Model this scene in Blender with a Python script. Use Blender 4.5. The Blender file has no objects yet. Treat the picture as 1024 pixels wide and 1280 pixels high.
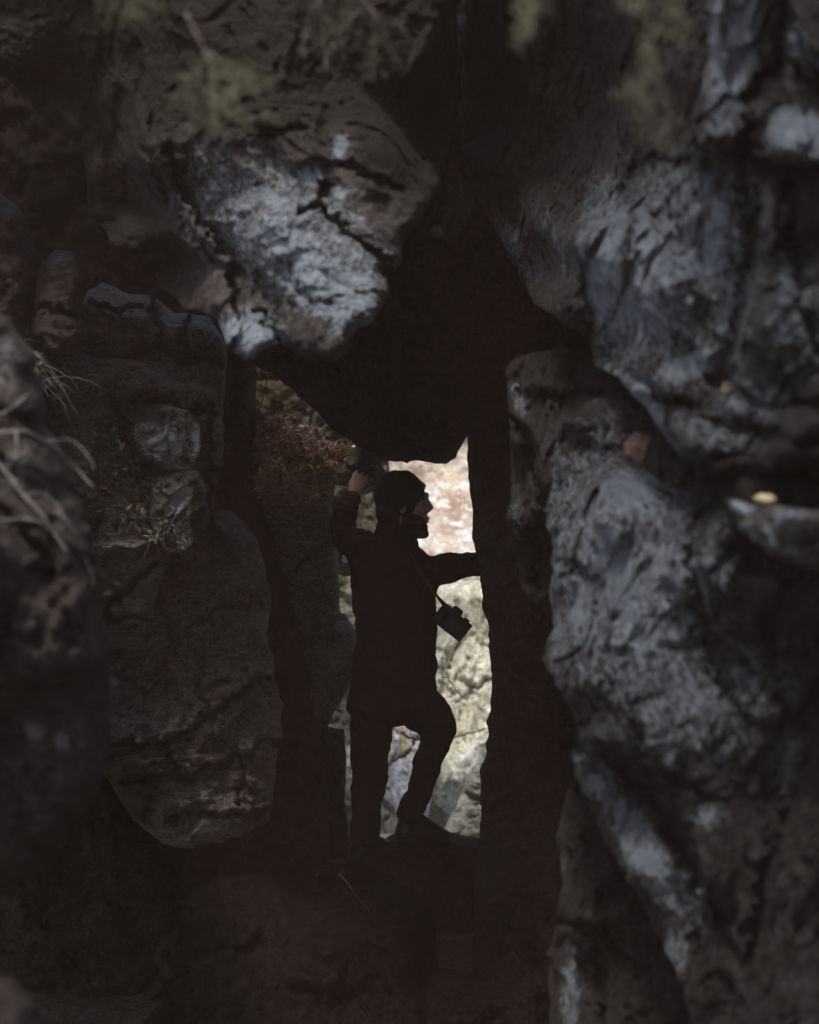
import bpy, bmesh, math, random
import numpy as np
from mathutils import Vector, Matrix

random.seed(7)
SC = bpy.context.scene
COL = SC.collection
F = 1778.0            # focal length of the photo in its own pixels
CAMZ = 1.5

def P(px, py, Y):
    return Vector(((px - 512) / F * Y, Y, CAMZ - (py - 640) / F * Y))

# ------------------------------------------------------------------ noise (numpy)
def _h(ix, iy, iz, seed):
    with np.errstate(over='ignore'):
        h = (ix.astype(np.uint32) * np.uint32(374761393) + iy.astype(np.uint32) * np.uint32(668265263)
             + iz.astype(np.uint32) * np.uint32(2147483647 % 1274126177) + np.uint32(seed * 7919 + 13))
        h = (h ^ (h >> np.uint32(13))) * np.uint32(1274126177)
        h = (h ^ (h >> np.uint32(16))) * np.uint32(2246822519)
        h = h ^ (h >> np.uint32(15))
    return h

def gn(p, seed=0):
    i = np.floor(p).astype(np.int64); f = p - i
    u = f * f * f * (f * (f * 6 - 15) + 10)
    r = 0
    for dx in (0, 1):
        for dy in (0, 1):
            for dz in (0, 1):
                h = _h(i[:, 0] + dx, i[:, 1] + dy, i[:, 2] + dz, seed)
                g = np.stack([(h & 1023) / 511.5 - 1, ((h >> 10) & 1023) / 511.5 - 1, ((h >> 20) & 1023) / 511.5 - 1], 1)
                d = (g * (f - np.array([dx, dy, dz]))).sum(1)
                w = (u[:, 0] if dx else 1 - u[:, 0]) * (u[:, 1] if dy else 1 - u[:, 1]) * (u[:, 2] if dz else 1 - u[:, 2])
                r = r + w * d
    return r

def fbm(p, octv=4, seed=0, gain=0.5, ridged=False):
    a, s, r = 1.0, 1.0, 0
    for k in range(octv):
        n = gn(p * s + k * 17.3, seed + k)
        if ridged: n = 0.35 - np.abs(n) * 1.3
        r = r + a * n
        a *= gain; s *= 2.03
    return r

def cells(p, seed=0, slope=1.0):
    """faceted noise: every cell of broken rock is a plane with its own tilt and height; returns (height, edge)"""
    i = np.floor(p).astype(np.int64)
    d1 = np.full(len(p), 9.0); d2 = d1.copy(); v1 = np.zeros(len(p)); v2 = v1.copy()
    for dx in (-1, 0, 1):
        for dy in (-1, 0, 1):
            for dz in (-1, 0, 1):
                c = i + np.array([dx, dy, dz])
                h = _h(c[:, 0], c[:, 1], c[:, 2], seed)
                g = np.stack([(h & 1023) / 1023., ((h >> 10) & 1023) / 1023., ((h >> 20) & 1023) / 1023.], 1)
                h2 = _h(c[:, 0], c[:, 1], c[:, 2], seed + 55)
                t = np.stack([(h2 & 1023) / 511.5 - 1, ((h2 >> 10) & 1023) / 511.5 - 1, ((h2 >> 20) & 1023) / 511.5 - 1], 1)
                q = p - (c + g)
                d = (q * q).sum(1)
                v = (q * t).sum(1) * slope + t[:, 0] * .3
                near = d < d1
                sec = (~near) & (d < d2)
                d2 = np.where(near, d1, np.where(sec, d, d2)); v2 = np.where(near, v1, np.where(sec, v, v2))
                d1 = np.where(near, d, d1); v1 = np.where(near, v, v1)
    e = np.sqrt(d2) - np.sqrt(d1)
    w = np.clip(e / .05, 0, 1) * .5 + .5
    return v1 * w + v2 * (1 - w), e

# ------------------------------------------------------------------ polyline helpers
def seg_dist(px, py, poly, closed):
    """distance to a polyline, nearest point, side sign"""
    pts = np.array(poly, float)
    n = len(pts) if closed else len(pts) - 1
    best = np.full(px.shape, 1e18); nx = np.zeros(px.shape); ny = nx.copy(); side = nx.copy()
    for k in range(n):
        a = pts[k]; b = pts[(k + 1) % len(pts)]
        d = b - a; L = (d * d).sum() + 1e-9
        t = np.clip(((px - a[0]) * d[0] + (py - a[1]) * d[1]) / L, 0, 1)
        qx = a[0] + t * d[0]; qy = a[1] + t * d[1]
        dd = (px - qx) ** 2 + (py - qy) ** 2
        m = dd < best
        best = np.where(m, dd, best); nx = np.where(m, qx, nx); ny = np.where(m, qy, ny)
        side = np.where(m, np.sign((px - a[0]) * d[1] - (py - a[1]) * d[0]), side)
    return np.sqrt(best), nx, ny, side

def inside(px, py, poly):
    pts = np.array(poly, float); r = np.zeros(px.shape, bool)
    j = len(pts) - 1
    for i in range(len(pts)):
        xi, yi = pts[i]; xj, yj = pts[j]
        c = ((yi > py) != (yj > py)) & (px < (xj - xi) * (py - yi) / (yj - yi + 1e-12) + xi)
        r ^= c; j = i
    return r

def rough_outline(poly, amp, seed, stepl=7):
    out = []
    n = len(poly)
    for k in range(n):
        a = np.array(poly[k], float); b = np.array(poly[(k + 1) % n], float)
        L = np.hypot(*(b - a))
        infr = (-60 < a[0] < 1090 and -60 < a[1] < 1340) or (-60 < b[0] < 1090 and -60 < b[1] < 1340)
        m = max(1, int(L / (stepl if infr else 60)))
        for i in range(m):
            out.append(a + (b - a) * i / m)
    o = np.array(out)
    p3 = np.concatenate([o / 26.0, np.full((len(o), 1), seed * 1.7)], 1)
    p4 = np.concatenate([o / 7.0, np.full((len(o), 1), seed * 2.7)], 1)
    o = o + amp * np.stack([fbm(p3, 2, seed), fbm(p3 + 40, 2, seed + 3)], 1) * 1.3 \
          + amp * .8 * np.stack([gn(p4, seed), gn(p4 + 40, seed + 5)], 1)
    return o

def axis(lo, hi, flo, fhi, fine, coarse):
    v = []
    x = lo
    while x < hi:
        v.append(x); x += fine if flo - fine <= x < fhi else coarse
    v.append(hi)
    return np.array(v)

def tag(o, label=None, cat=None, group=None, kind=None):
    if label: o['label'] = label
    if cat: o['category'] = cat
    if group: o['group'] = group
    if kind: o['kind'] = kind
    return o

def mesh_obj(name, V, Fc, mat, parent=None, smooth=True, loc=None, attrs=None):
    V = np.asarray(V, float)
    if loc is None and parent is None:
        loc = Vector((V[:, 0].mean(), V[:, 1].mean(), V[:, 2].min()))
    if parent is not None: loc = None
    if loc is not None: V = V - np.array(loc)
    elif parent is not None: V = V - np.array(parent.matrix_world.translation if False else world_loc(parent))
    me = bpy.data.meshes.new(name)
    me.from_pydata(V.tolist(), [], Fc if isinstance(Fc, list) else Fc.tolist())
    me.validate()
    if smooth: me.polygons.foreach_set('use_smooth', [True] * len(me.polygons))
    for k, a in (attrs or {}).items():
        at = me.attributes.new(k, 'FLOAT', 'POINT'); at.data.foreach_set('value', np.asarray(a, np.float32))
    o = bpy.data.objects.new(name, me); COL.objects.link(o)
    if mat: me.materials.append(mat)
    if parent is not None: o.parent = parent
    elif loc is not None: o.location = loc
    return o

def world_loc(o):
    l = Vector(o.location)
    while o.parent: o = o.parent; l += o.location
    return l

def empty(name, loc):
    o = bpy.data.objects.new(name, None); COL.objects.link(o); o.location = loc; return o

# ------------------------------------------------------------------ materials
def N(nt, t, **kw):
    n = nt.nodes.new(t)
    for k, v in kw.items():
        if k.startswith('i_'):
            n.inputs[k[2:].replace('_', ' ')].default_value = v
        else: setattr(n, k, v)
    return n

def ramp(nt, fac, a, b, ca=(0, 0, 0, 1), cb=(1, 1, 1, 1)):
    r = nt.nodes.new('ShaderNodeValToRGB')
    r.color_ramp.elements[0].position = a; r.color_ramp.elements[0].color = ca
    r.color_ramp.elements[1].position = b; r.color_ramp.elements[1].color = cb
    nt.links.new(fac, r.inputs[0]); return r.outputs[0]

def mixc(nt, fac, a, b, mode='MIX'):
    m = nt.nodes.new('ShaderNodeMix'); m.data_type = 'RGBA'; m.blend_type = mode
    for s, v in ((0, fac), (6, a), (7, b)):
        if hasattr(v, 'is_linked'): nt.links.new(v, m.inputs[s])
        else: m.inputs[s].default_value = v if s == 0 else (*v, 1) if len(v) == 3 else v
    return m.outputs[2]

def math_(nt, op, a, b=0.0, clamp=False):
    m = nt.nodes.new('ShaderNodeMath'); m.operation = op; m.use_clamp = clamp
    for s, v in ((0, a), (1, b)):
        if hasattr(v, 'is_linked'): nt.links.new(v, m.inputs[s])
        else: m.inputs[s].default_value = v
    return m.outputs[0]

def noise(nt, vec, scale, detail=6, rough=.6, dist=0.0):
    n = N(nt, 'ShaderNodeTexNoise'); n.inputs['Scale'].default_value = scale
    n.inputs['Detail'].default_value = detail; n.inputs['Roughness'].default_value = rough
    n.inputs['Distortion'].default_value = dist
    nt.links.new(vec, n.inputs['Vector']); return n.outputs['Fac']

def mapping(nt, vec, rot=(0, 0, 0), scale=(1, 1, 1), loc=(0, 0, 0)):
    m = N(nt, 'ShaderNodeMapping'); m.inputs['Rotation'].default_value = rot
    m.inputs['Scale'].default_value = scale; m.inputs['Location'].default_value = loc
    nt.links.new(vec, m.inputs['Vector']); return m.outputs[0]

def rock_mat(name, dark, light, lichen=(.34, .38, .42), lich_amt=.25, moss=(.021, .0175, .012), rough=.5,  # moss colour also paints shade on the column foot and inner left wall
             rot=(0, 0, 0), stretch=(1, 1, 1), sc=1.0, bump=.5, spec=.5, streak=.5, facet=1.0, soft=0.0, sheen=0.0):  # lichen colour also paints the sheen placed by the pale attribute
    m = bpy.data.materials.new(name); m.use_nodes = True; nt = m.node_tree
    b = nt.nodes['Principled BSDF']
    tc = N(nt, 'ShaderNodeTexCoord').outputs['Object']
    v = mapping(nt, tc, rot, (1, 1, 1))
    vs = mapping(nt, v, (0, 0, 0), stretch)
    big = noise(nt, vs, 2.2 * sc, 6, .62, .4)
    mid = noise(nt, vs, 11 * sc, 8, .68, .6)
    fine = noise(nt, v, 60 * sc, 8, .7)
    grain = noise(nt, v, 210 * sc, 3, .7)
    f = math_(nt, 'ADD', math_(nt, 'MULTIPLY', big, .5), math_(nt, 'MULTIPLY', mid, .5))
    c = mixc(nt, ramp(nt, f, .40, .62), dark, light)
    # blotches and mineral speckle
    blot = noise(nt, vs, 26 * sc, 6, .75, .3)
    c = mixc(nt, 1.0, c, ramp(nt, blot, .36, .64, (.40, .38, .37, 1), (1.8, 1.75, 1.72, 1)), 'MULTIPLY')
    # speckled mineral grains
    c = mixc(nt, math_(nt, 'MULTIPLY', ramp(nt, grain, .46, .66), .75), c, tuple(min(1, x * 2.1) for x in light))
    c = mixc(nt, math_(nt, 'MULTIPLY', ramp(nt, fine, .36, .50, (1, 1, 1, 1), (0, 0, 0, 1)), .75), c, tuple(x * .45 for x in dark))
    # pale mineral, lichens and painted sky sheen: where the attribute puts it, broken by noise
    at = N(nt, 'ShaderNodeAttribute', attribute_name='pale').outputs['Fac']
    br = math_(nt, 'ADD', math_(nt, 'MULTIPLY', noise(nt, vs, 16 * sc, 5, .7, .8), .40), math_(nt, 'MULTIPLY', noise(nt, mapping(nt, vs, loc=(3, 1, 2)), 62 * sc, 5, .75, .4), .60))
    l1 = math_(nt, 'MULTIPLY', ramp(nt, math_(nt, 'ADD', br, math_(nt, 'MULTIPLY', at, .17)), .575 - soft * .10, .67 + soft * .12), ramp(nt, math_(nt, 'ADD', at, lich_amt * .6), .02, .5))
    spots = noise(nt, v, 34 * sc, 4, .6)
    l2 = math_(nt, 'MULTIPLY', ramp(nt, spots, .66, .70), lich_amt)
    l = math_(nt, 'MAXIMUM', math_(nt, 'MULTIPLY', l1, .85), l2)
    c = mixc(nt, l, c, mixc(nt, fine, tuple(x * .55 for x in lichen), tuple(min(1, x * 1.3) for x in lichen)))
    # moss, old dirt, and shade painted on the column foot and inner left wall
    ms = N(nt, 'ShaderNodeAttribute', attribute_name='moss').outputs['Fac']
    mm = ramp(nt, math_(nt, 'ADD', math_(nt, 'MULTIPLY', ms, .75), math_(nt, 'MULTIPLY', mid, .5)), .50, .72)
    c = mixc(nt, mm, c, mixc(nt, fine, tuple(x * .5 for x in moss), tuple(x * 1.7 for x in moss)))
    nt.links.new(c, b.inputs['Base Color'])
    rg = math_(nt, 'ADD', math_(nt, 'MULTIPLY', mid, .3), rough - .15)
    rg = math_(nt, 'ADD', rg, math_(nt, 'MULTIPLY', mm, .4), True)
    nt.links.new(rg, b.inputs['Roughness'])
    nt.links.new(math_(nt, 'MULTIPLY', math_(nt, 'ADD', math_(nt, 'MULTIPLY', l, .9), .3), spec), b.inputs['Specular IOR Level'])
    if sheen: nt.links.new(math_(nt, 'MULTIPLY', l, sheen), b.inputs['Metallic'])   # mica gloss where the pale sheen is painted
    mid2 = noise(nt, vs, 30 * sc, 7, .7, .5)
    hgt = math_(nt, 'ADD', math_(nt, 'MULTIPLY', mid, .07), math_(nt, 'MULTIPLY', fine, .016))
    hgt = math_(nt, 'ADD', hgt, math_(nt, 'MULTIPLY', mid2, .05))
    vo = N(nt, 'ShaderNodeTexVoronoi'); vo.inputs['Scale'].default_value = 15 * sc
    wq = N(nt, 'ShaderNodeVectorMath', operation='MULTIPLY_ADD'); wn = N(nt, 'ShaderNodeTexNoise'); wn.inputs['Scale'].default_value = 9 * sc; wn.inputs['Detail'].default_value = 5
    nt.links.new(vs, wn.inputs['Vector']); nt.links.new(wn.outputs['Color'], wq.inputs[0]); wq.inputs[1].default_value = (.14 / sc,) * 3; nt.links.new(vs, wq.inputs[2])
    nt.links.new(wq.outputs[0], vo.inputs['Vector'])
    hgt = math_(nt, 'ADD', hgt, math_(nt, 'MULTIPLY', vo.outputs['Distance'], -.035 * facet))
    hgt = math_(nt, 'ADD', hgt, math_(nt, 'MULTIPLY', grain, .003))
    wv = noise(nt, mapping(nt, vs, (0, 0, 0), (1, 1, 4)), 9 * sc, 5, .6, 1.2)
    hgt = math_(nt, 'ADD', hgt, math_(nt, 'MULTIPLY', wv, .03 * streak))
    bp = N(nt, 'ShaderNodeBump'); bp.inputs['Strength'].default_value = bump; bp.inputs['Distance'].default_value = 1.0
    nt.links.new(hgt, bp.inputs['Height']); nt.links.new(bp.outputs[0], b.inputs['Normal'])
    return m

def plain_mat(name, ca, cb, scale=30, rough=.8, spec=.3, bump=.0, trans=0.0):
    m = bpy.data.materials.new(name); m.use_nodes = True; nt = m.node_tree
    b = nt.nodes['Principled BSDF']
    tc = N(nt, 'ShaderNodeTexCoord').outputs['Object']
    n = noise(nt, tc, scale, 5, .6)
    nt.links.new(mixc(nt, ramp(nt, n, .35, .65), ca, cb), b.inputs['Base Color'])
    b.inputs['Roughness'].default_value = rough; b.inputs['Specular IOR Level'].default_value = spec
    if trans: b.inputs['Subsurface Weight'].default_value = trans; b.inputs['Subsurface Radius'].default_value = (.01, .005, .003)
    if bump:
        bp = N(nt, 'ShaderNodeBump'); bp.inputs['Strength'].default_value = bump; bp.inputs['Distance'].default_value = .01
        nt.links.new(n, bp.inputs['Height']); nt.links.new(bp.outputs[0], b.inputs['Normal'])
    return m

M = {}
M['schist'] = rock_mat('schist', (.024, .019, .0175), (.085, .075, .071), (.56, .64, .74), .06, soft=.15, facet=1.1, sheen=.15, rough=.42, rot=(0, math.radians(22), 0), stretch=(2.3, 1.3, .8), bump=1.25, spec=.85)  # bluish light tone is the sky sheen painted on the right wall
M['gneiss'] = rock_mat('gneiss', (.025, .020, .018), (.070, .061, .056), (.33, .385, .44), .16, soft=.25, facet=1.2, rough=.46, stretch=(1, 1, 1.2), bump=.8)
M['brown'] = rock_mat('brown', (.026, .020, .018), (.060, .049, .044), (.20, .20, .19), .06, rough=.6, stretch=(.8, 1, 1.8), bump=.8, moss=(.05, .05, .025))
M['leftwall'] = rock_mat('leftwall', (.085, .071, .064), (.26, .23, .21), (.50, .53, .52), .3, rough=.6, stretch=(.8, 1, 2.2), bump=1.1, moss=(.085, .085, .045))
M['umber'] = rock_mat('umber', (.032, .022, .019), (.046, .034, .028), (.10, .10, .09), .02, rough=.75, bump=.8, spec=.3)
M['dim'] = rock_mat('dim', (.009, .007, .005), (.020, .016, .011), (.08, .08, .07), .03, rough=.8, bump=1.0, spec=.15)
M['olive'] = rock_mat('olive', (.030, .024, .016), (.050, .044, .028), (.12, .12, .10), .03, rough=.75, bump=.8, spec=.3)
M['slabmat'] = rock_mat('slabmat', (.045, .042, .028), (.11, .10, .075), (.35, .36, .32), .3, rough=.8, bump=.8, spec=.2, moss=(.07, .06, .03))
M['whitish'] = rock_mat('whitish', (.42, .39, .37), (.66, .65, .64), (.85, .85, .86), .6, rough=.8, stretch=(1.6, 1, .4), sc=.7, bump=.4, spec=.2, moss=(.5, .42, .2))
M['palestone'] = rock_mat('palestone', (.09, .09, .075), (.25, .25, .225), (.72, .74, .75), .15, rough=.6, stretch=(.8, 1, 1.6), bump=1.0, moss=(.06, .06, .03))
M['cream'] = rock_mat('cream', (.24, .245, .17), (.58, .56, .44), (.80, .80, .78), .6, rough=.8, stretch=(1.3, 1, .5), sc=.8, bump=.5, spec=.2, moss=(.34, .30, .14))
def bank_mat():
    m = bpy.data.materials.new('leafbank'); m.use_nodes = True; nt = m.node_tree; b = nt.nodes['Principled BSDF']
    tc = N(nt, 'ShaderNodeTexCoord').outputs['Object']
    tc = mapping(nt, tc, scale=(1, .3, 1))
    a = noise(nt, tc, 2.2, 5, .65, .5); c = noise(nt, tc, 7, 5, .7, .6); d = noise(nt, mapping(nt, tc, loc=(5, 3, 1)), 5, 5, .7)
    e = noise(nt, tc, 24, 4, .7)
    k = mixc(nt, ramp(nt, c, .42, .58), (.56, .51, .42), (.46, .34, .26))
    k = mixc(nt, ramp(nt, a, .50, .60), k, (.31, .21, .15))
    k = mixc(nt, ramp(nt, d, .52, .60), k, (.75, .73, .70))
    k = mixc(nt, math_(nt, 'MULTIPLY', ramp(nt, e, .55, .70), .8), k, (.22, .26, .12))
    nt.links.new(k, b.inputs['Base Color']); b.inputs['Roughness'].default_value = .9
    bp = N(nt, 'ShaderNodeBump'); bp.inputs['Strength'].default_value = .8; bp.inputs['Distance'].default_value = .12
    nt.links.new(c, bp.inputs['Height']); nt.links.new(bp.outputs[0], b.inputs['Normal'])
    return m
M['leafbank'] = bank_mat()
M['weathered'] = rock_mat('weathered', (.13, .13, .10), (.34, .34, .28), (.5, .5, .46), .3, rough=.8, stretch=(.8, 1, 2.4), bump=.8, spec=.2, moss=(.12, .12, .05))
M['needle'] = plain_mat('needle', (.055, .052, .026), (.13, .12, .058), 25, .6, .3)
M['needle_dark'] = plain_mat('needle_dark', (.026, .026, .013), (.05, .047, .024), 25, .6, .3)
M['twig'] = plain_mat('twig', (.11, .085, .07), (.21, .17, .15), 40, .8, .3, .4)
M['root'] = plain_mat('root', (.09, .08, .072), (.19, .175, .16), 30, .75, .4, .5)
M['dryleaf'] = plain_mat('dryleaf', (.22, .13, .085), (.66, .42, .29), 14, .7, .3)
M['paleleaf'] = plain_mat('paleleaf', (.26, .21, .09), (.40, .34, .18), 20, .6, .3)
M['mossy'] = plain_mat('mossy', (.05, .06, .03), (.17, .17, .10), 60, .9, .2)

# ------------------------------------------------------------------ the rock builder
def rock(name, label, cat, outline, dpts, mat, B=.3, W=60, T=1.0, cuts=(), steps=(), g=4, amp=.03, seed=1,
         jit=3.0, fs=(3.0, 8.0), pale=(), moss=(), aniso=(1, 1, 1), rot=0.0, group=None, lump=1.0, flat=1.0):  # some pale and moss ellipses place painted sheen and shade
    """A closed boulder of real depth: front face at the depths dpts, rim rounded over W, body T metres deep behind."""
    ol = rough_outline(outline, jit, seed)
    x0, y0 = ol.min(0) - 1; x1, y1 = ol.max(0) + 1
    ax = axis(x0, x1, -50, 1074, g, 26); ay = axis(y0, y1, -50, 1330, g, 26)
    X, Y_ = np.meshgrid(ax, ay, indexing='ij'); sh = X.shape
    px = X.ravel().astype(float); py = Y_.ravel().astype(float)
    ins = inside(px, py, ol).reshape(sh)
    cell = ins[:-1, :-1] | ins[1:, :-1] | ins[:-1, 1:] | ins[1:, 1:]
    need = np.zeros(sh, bool)
    need[:-1, :-1] |= cell; need[1:, :-1] |= cell; need[:-1, 1:] |= cell; need[1:, 1:] |= cell
    idx = np.full(sh, -1); k = np.flatnonzero(need.ravel())
    idx.ravel()[k] = np.arange(len(k))
    px = px[k]; py = py[k]; insk = ins.ravel()[k]
    d, nx, ny, _ = seg_dist(px, py, ol, True)
    px = np.where(insk, px, nx); py = np.where(insk, py, ny); d = np.where(insk, d, 0)
    # base depth
    wsum = 0; Yb = 0
    for (cx, cy, cY) in dpts:
        w = 1 / (((px - cx) ** 2 + (py - cy) ** 2) / 1e4 + .12) ** 1.6
        wsum = wsum + w; Yb = Yb + w * cY
    Yb = Yb / wsum
    t = np.clip(d / W, 0, 1)
    dn = d * (1 + .5 * fbm(np.stack([px / 40, py / 40, px * 0 + seed], 1), 3, seed + 31)); t = np.clip(dn / W, 0, 1)
    prof = .55 * t ** .8 + .45 * np.sqrt(np.clip(1 - (1 - t) ** 2, 0, 1))
    Yr = Yb + B          # rim depth
    q = np.stack([(px - 512) / F * Yb, Yb * .6, CAMZ - (py - 640) / F * Yb], 1)
    c_, s_ = math.cos(rot), math.sin(rot)
    qa = np.stack([q[:, 0] * c_ - q[:, 2] * s_, q[:, 1], q[:, 0] * s_ + q[:, 2] * c_], 1) * np.array(aniso)
    warp = np.stack([fbm(q * 2.5, 3, seed + 9), fbm(q * 2.5 + 9, 3, seed + 8), fbm(q * 2.5 + 5, 3, seed + 7)], 1) * .22
    qa = qa + warp * .6
    c1, e1 = cells(qa * fs[0] + seed, seed)
    c2, e2 = cells(qa * fs[1] + seed * 3, seed + 4)
    c3, e3 = cells(qa * fs[1] * 2.7 + seed * 3, seed + 14)
    rg = fbm(qa * 5, 5, seed + 2, .6, ridged=True)
    disp = lump * fbm(q * 1.6, 3, seed) * 1.5 * amp + c1 * amp * 2.2 * flat + c2 * amp * 1.3 * flat + c3 * amp * .75 \
        - rg * amp * .55 + fbm(qa * 22, 3, seed + 6, .6) * amp * .50 + fbm(qa * np.array([60, 60, 34]), 2, seed + 16, .6) * amp * .22
    disp += np.where(e1 < .05, (.05 - e1) * 10 * amp, 0)
    edge = np.clip(d / 10, 0, 1)
    Yf = Yr - B * prof + disp * (.25 + .75 * edge)
    for cut in cuts:
        poly, w, dep = cut[:3]
        wq = np.stack([px / 30, py / 30, px * 0 + seed * 1.3], 1)
        dd, _, _, _ = seg_dist(px + 16 * fbm(wq, 4, seed + 21, .6), py + 16 * fbm(wq + 31, 4, seed + 22, .6), poly, False)
        w = w * .75
        dd = dd * (1 + .55 * gn(np.stack([px / 14, py / 14, px * 0 + seed], 1), seed))
        Yf += dep * np.exp(-(dd / w) ** 2)
    for poly, h, L in steps:      # the right-hand side of the line stands proud by h, fading over L
        wq = np.stack([px / 30, py / 30, px * 0 + seed * 1.3], 1)
        dd, _, _, sd = seg_dist(px + 16 * fbm(wq, 4, seed + 21, .6), py + 16 * fbm(wq + 31, 4, seed + 22, .6), poly, False)
        Yf -= h * np.exp(-dd / L) * np.clip(sd * dd / 4, 0, 1)
    Yk = Yr + T * prof + disp * .5
    pa = np.zeros(len(px)); mo = np.zeros(len(px))
    for lst, arr in ((pale, pa), (moss, mo)):
        for (cx, cy, rx, ry, rt, a) in lst:
            cc, ss = math.cos(math.radians(rt)), math.sin(math.radians(rt))
            u = ((px - cx) * cc + (py - cy) * ss) / rx; v = (-(px - cx) * ss + (py - cy) * cc) / ry
            np.maximum(arr, a * np.exp(-(u * u + v * v) ** 1.3), out=arr)
    rim = ~insk
    Yf = np.where(rim, Yr, Yf)
    Vf = np.stack([(px - 512) / F * Yf, Yf, CAMZ - (py - 640) / F * Yf], 1)
    Vk = np.stack([(px - 512) / F * Yk, Yk, CAMZ - (py - 640) / F * Yk], 1)
    n = len(px)
    bi = np.where(rim, np.arange(n), n + np.cumsum(~rim) - 1)
    V = np.concatenate([Vf, Vk[~rim]])
    ci, cj = np.nonzero(cell)
    a = idx[ci, cj]; b = idx[ci + 1, cj]; c = idx[ci + 1, cj + 1]; e = idx[ci, cj + 1]
    front = np.stack([a, e, c, b], 1); back = np.stack([bi[a], bi[b], bi[c], bi[e]], 1)
    keep = ~(rim[a] & rim[b] & rim[c] & rim[e])
    Fc = np.concatenate([front[keep], back[keep]])
    at = {'pale': np.concatenate([pa, pa[~rim]]), 'moss': np.concatenate([mo, mo[~rim]])}
    o = mesh_obj(name, V, Fc.astype(int), mat, attrs=at)
    tag(o, label, cat, group)
    SURF[label] = (np.stack([px, py], 1), Vf)
    return o

SURF = {}
def on(label, px, py, off=0.0):
    """point of a rock's front face under photo pixel (px,py)"""
    q, V = SURF[label]
    k = np.argmin((q[:, 0] - px) ** 2 + (q[:, 1] - py) ** 2)
    Y = V[k, 1] - off
    return P(px, py, Y)

# ================================================================== ROCKS
R_OVER = 'huge overhanging boulder with pale nose and dark mossy top above the passage'
rock('boulder', R_OVER, 'boulder',
     [(-700, -900), (-700, -250), (-60, 30), (0, 88), (60, 150), (104, 190), (112, 268), (165, 332), (232, 386), (272, 398), (284, 432), (312, 456), (330, 436), (348, 428),
      (380, 446), (412, 453), (437, 440), (447, 408), (466, 400), (487, 368), (484, 345), (500, 330), (506, 300), (522, 282), (545, 245), (562, 190), (570, 100), (574, 0), (600, -900)],
     [(400, 330, 3.02), (340, 300, 3.02), (312, 440, 2.97), (430, 420, 2.92), (470, 200, 3.15), (300, 180, 3.15), (300, 40, 3.3), (500, 60, 3.4), (205, 195, 3.25), (250, 300, 3.25), (285, 380, 3.2), (150, 240, 4.1), (210, 340, 4.1), (120, 190, 4.0), (60, 130, 3.9), (0, 60, 3.7), (550, 150, 3.9), (300, -600, 3.6), (-400, -300, 3.4)],
     M['gneiss'], B=.11, W=16, T=.8, seed=3, g=2.5, amp=.019, jit=4,
     cuts=[([(372, 262), (395, 262), (410, 266), (440, 296), (470, 318), (492, 342)], 5, .09), ([(408, 232), (412, 268)], 6, .10), ([(425, 208), (465, 222), (500, 244)], 6, .05),
           ([(330, 395), (345, 425)], 7, .08), ([(345, 330), (390, 375), (450, 395)], 9, .03), ([(190, 190), (215, 260), (270, 330), (330, 355), (350, 400)], 8, .05),
           ([(280, 150), (330, 165), (380, 160)], 8, .04)],
     steps=[([(205, 195), (232, 262), (285, 322), (290, 400)], -.18, 40)],
     pale=[(370, 300, 160, 75, 35, .9), (400, 350, 100, 50, 30, 1.1), (310, 420, 40, 36, 0, 1.3), (440, 350, 55, 35, 20, 1), (250, 250, 50, 30, 40, .7), (425, 185, 10, 18, 10, 1.4), (390, 222, 14, 12, 0, 1.4), (425, 242, 10, 8, 0, 1.3), (380, 260, 8, 6, 0, 1.3)],  # larger pale ellipses paint the lit sheen of the nose
     moss=[(300, 30, 420, 165, 0, 1), (150, 120, 140, 100, 40, .7), (500, 120, 80, 150, 0, .9), (150, 290, 110, 60, 35, .8)], lump=.9)

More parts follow.
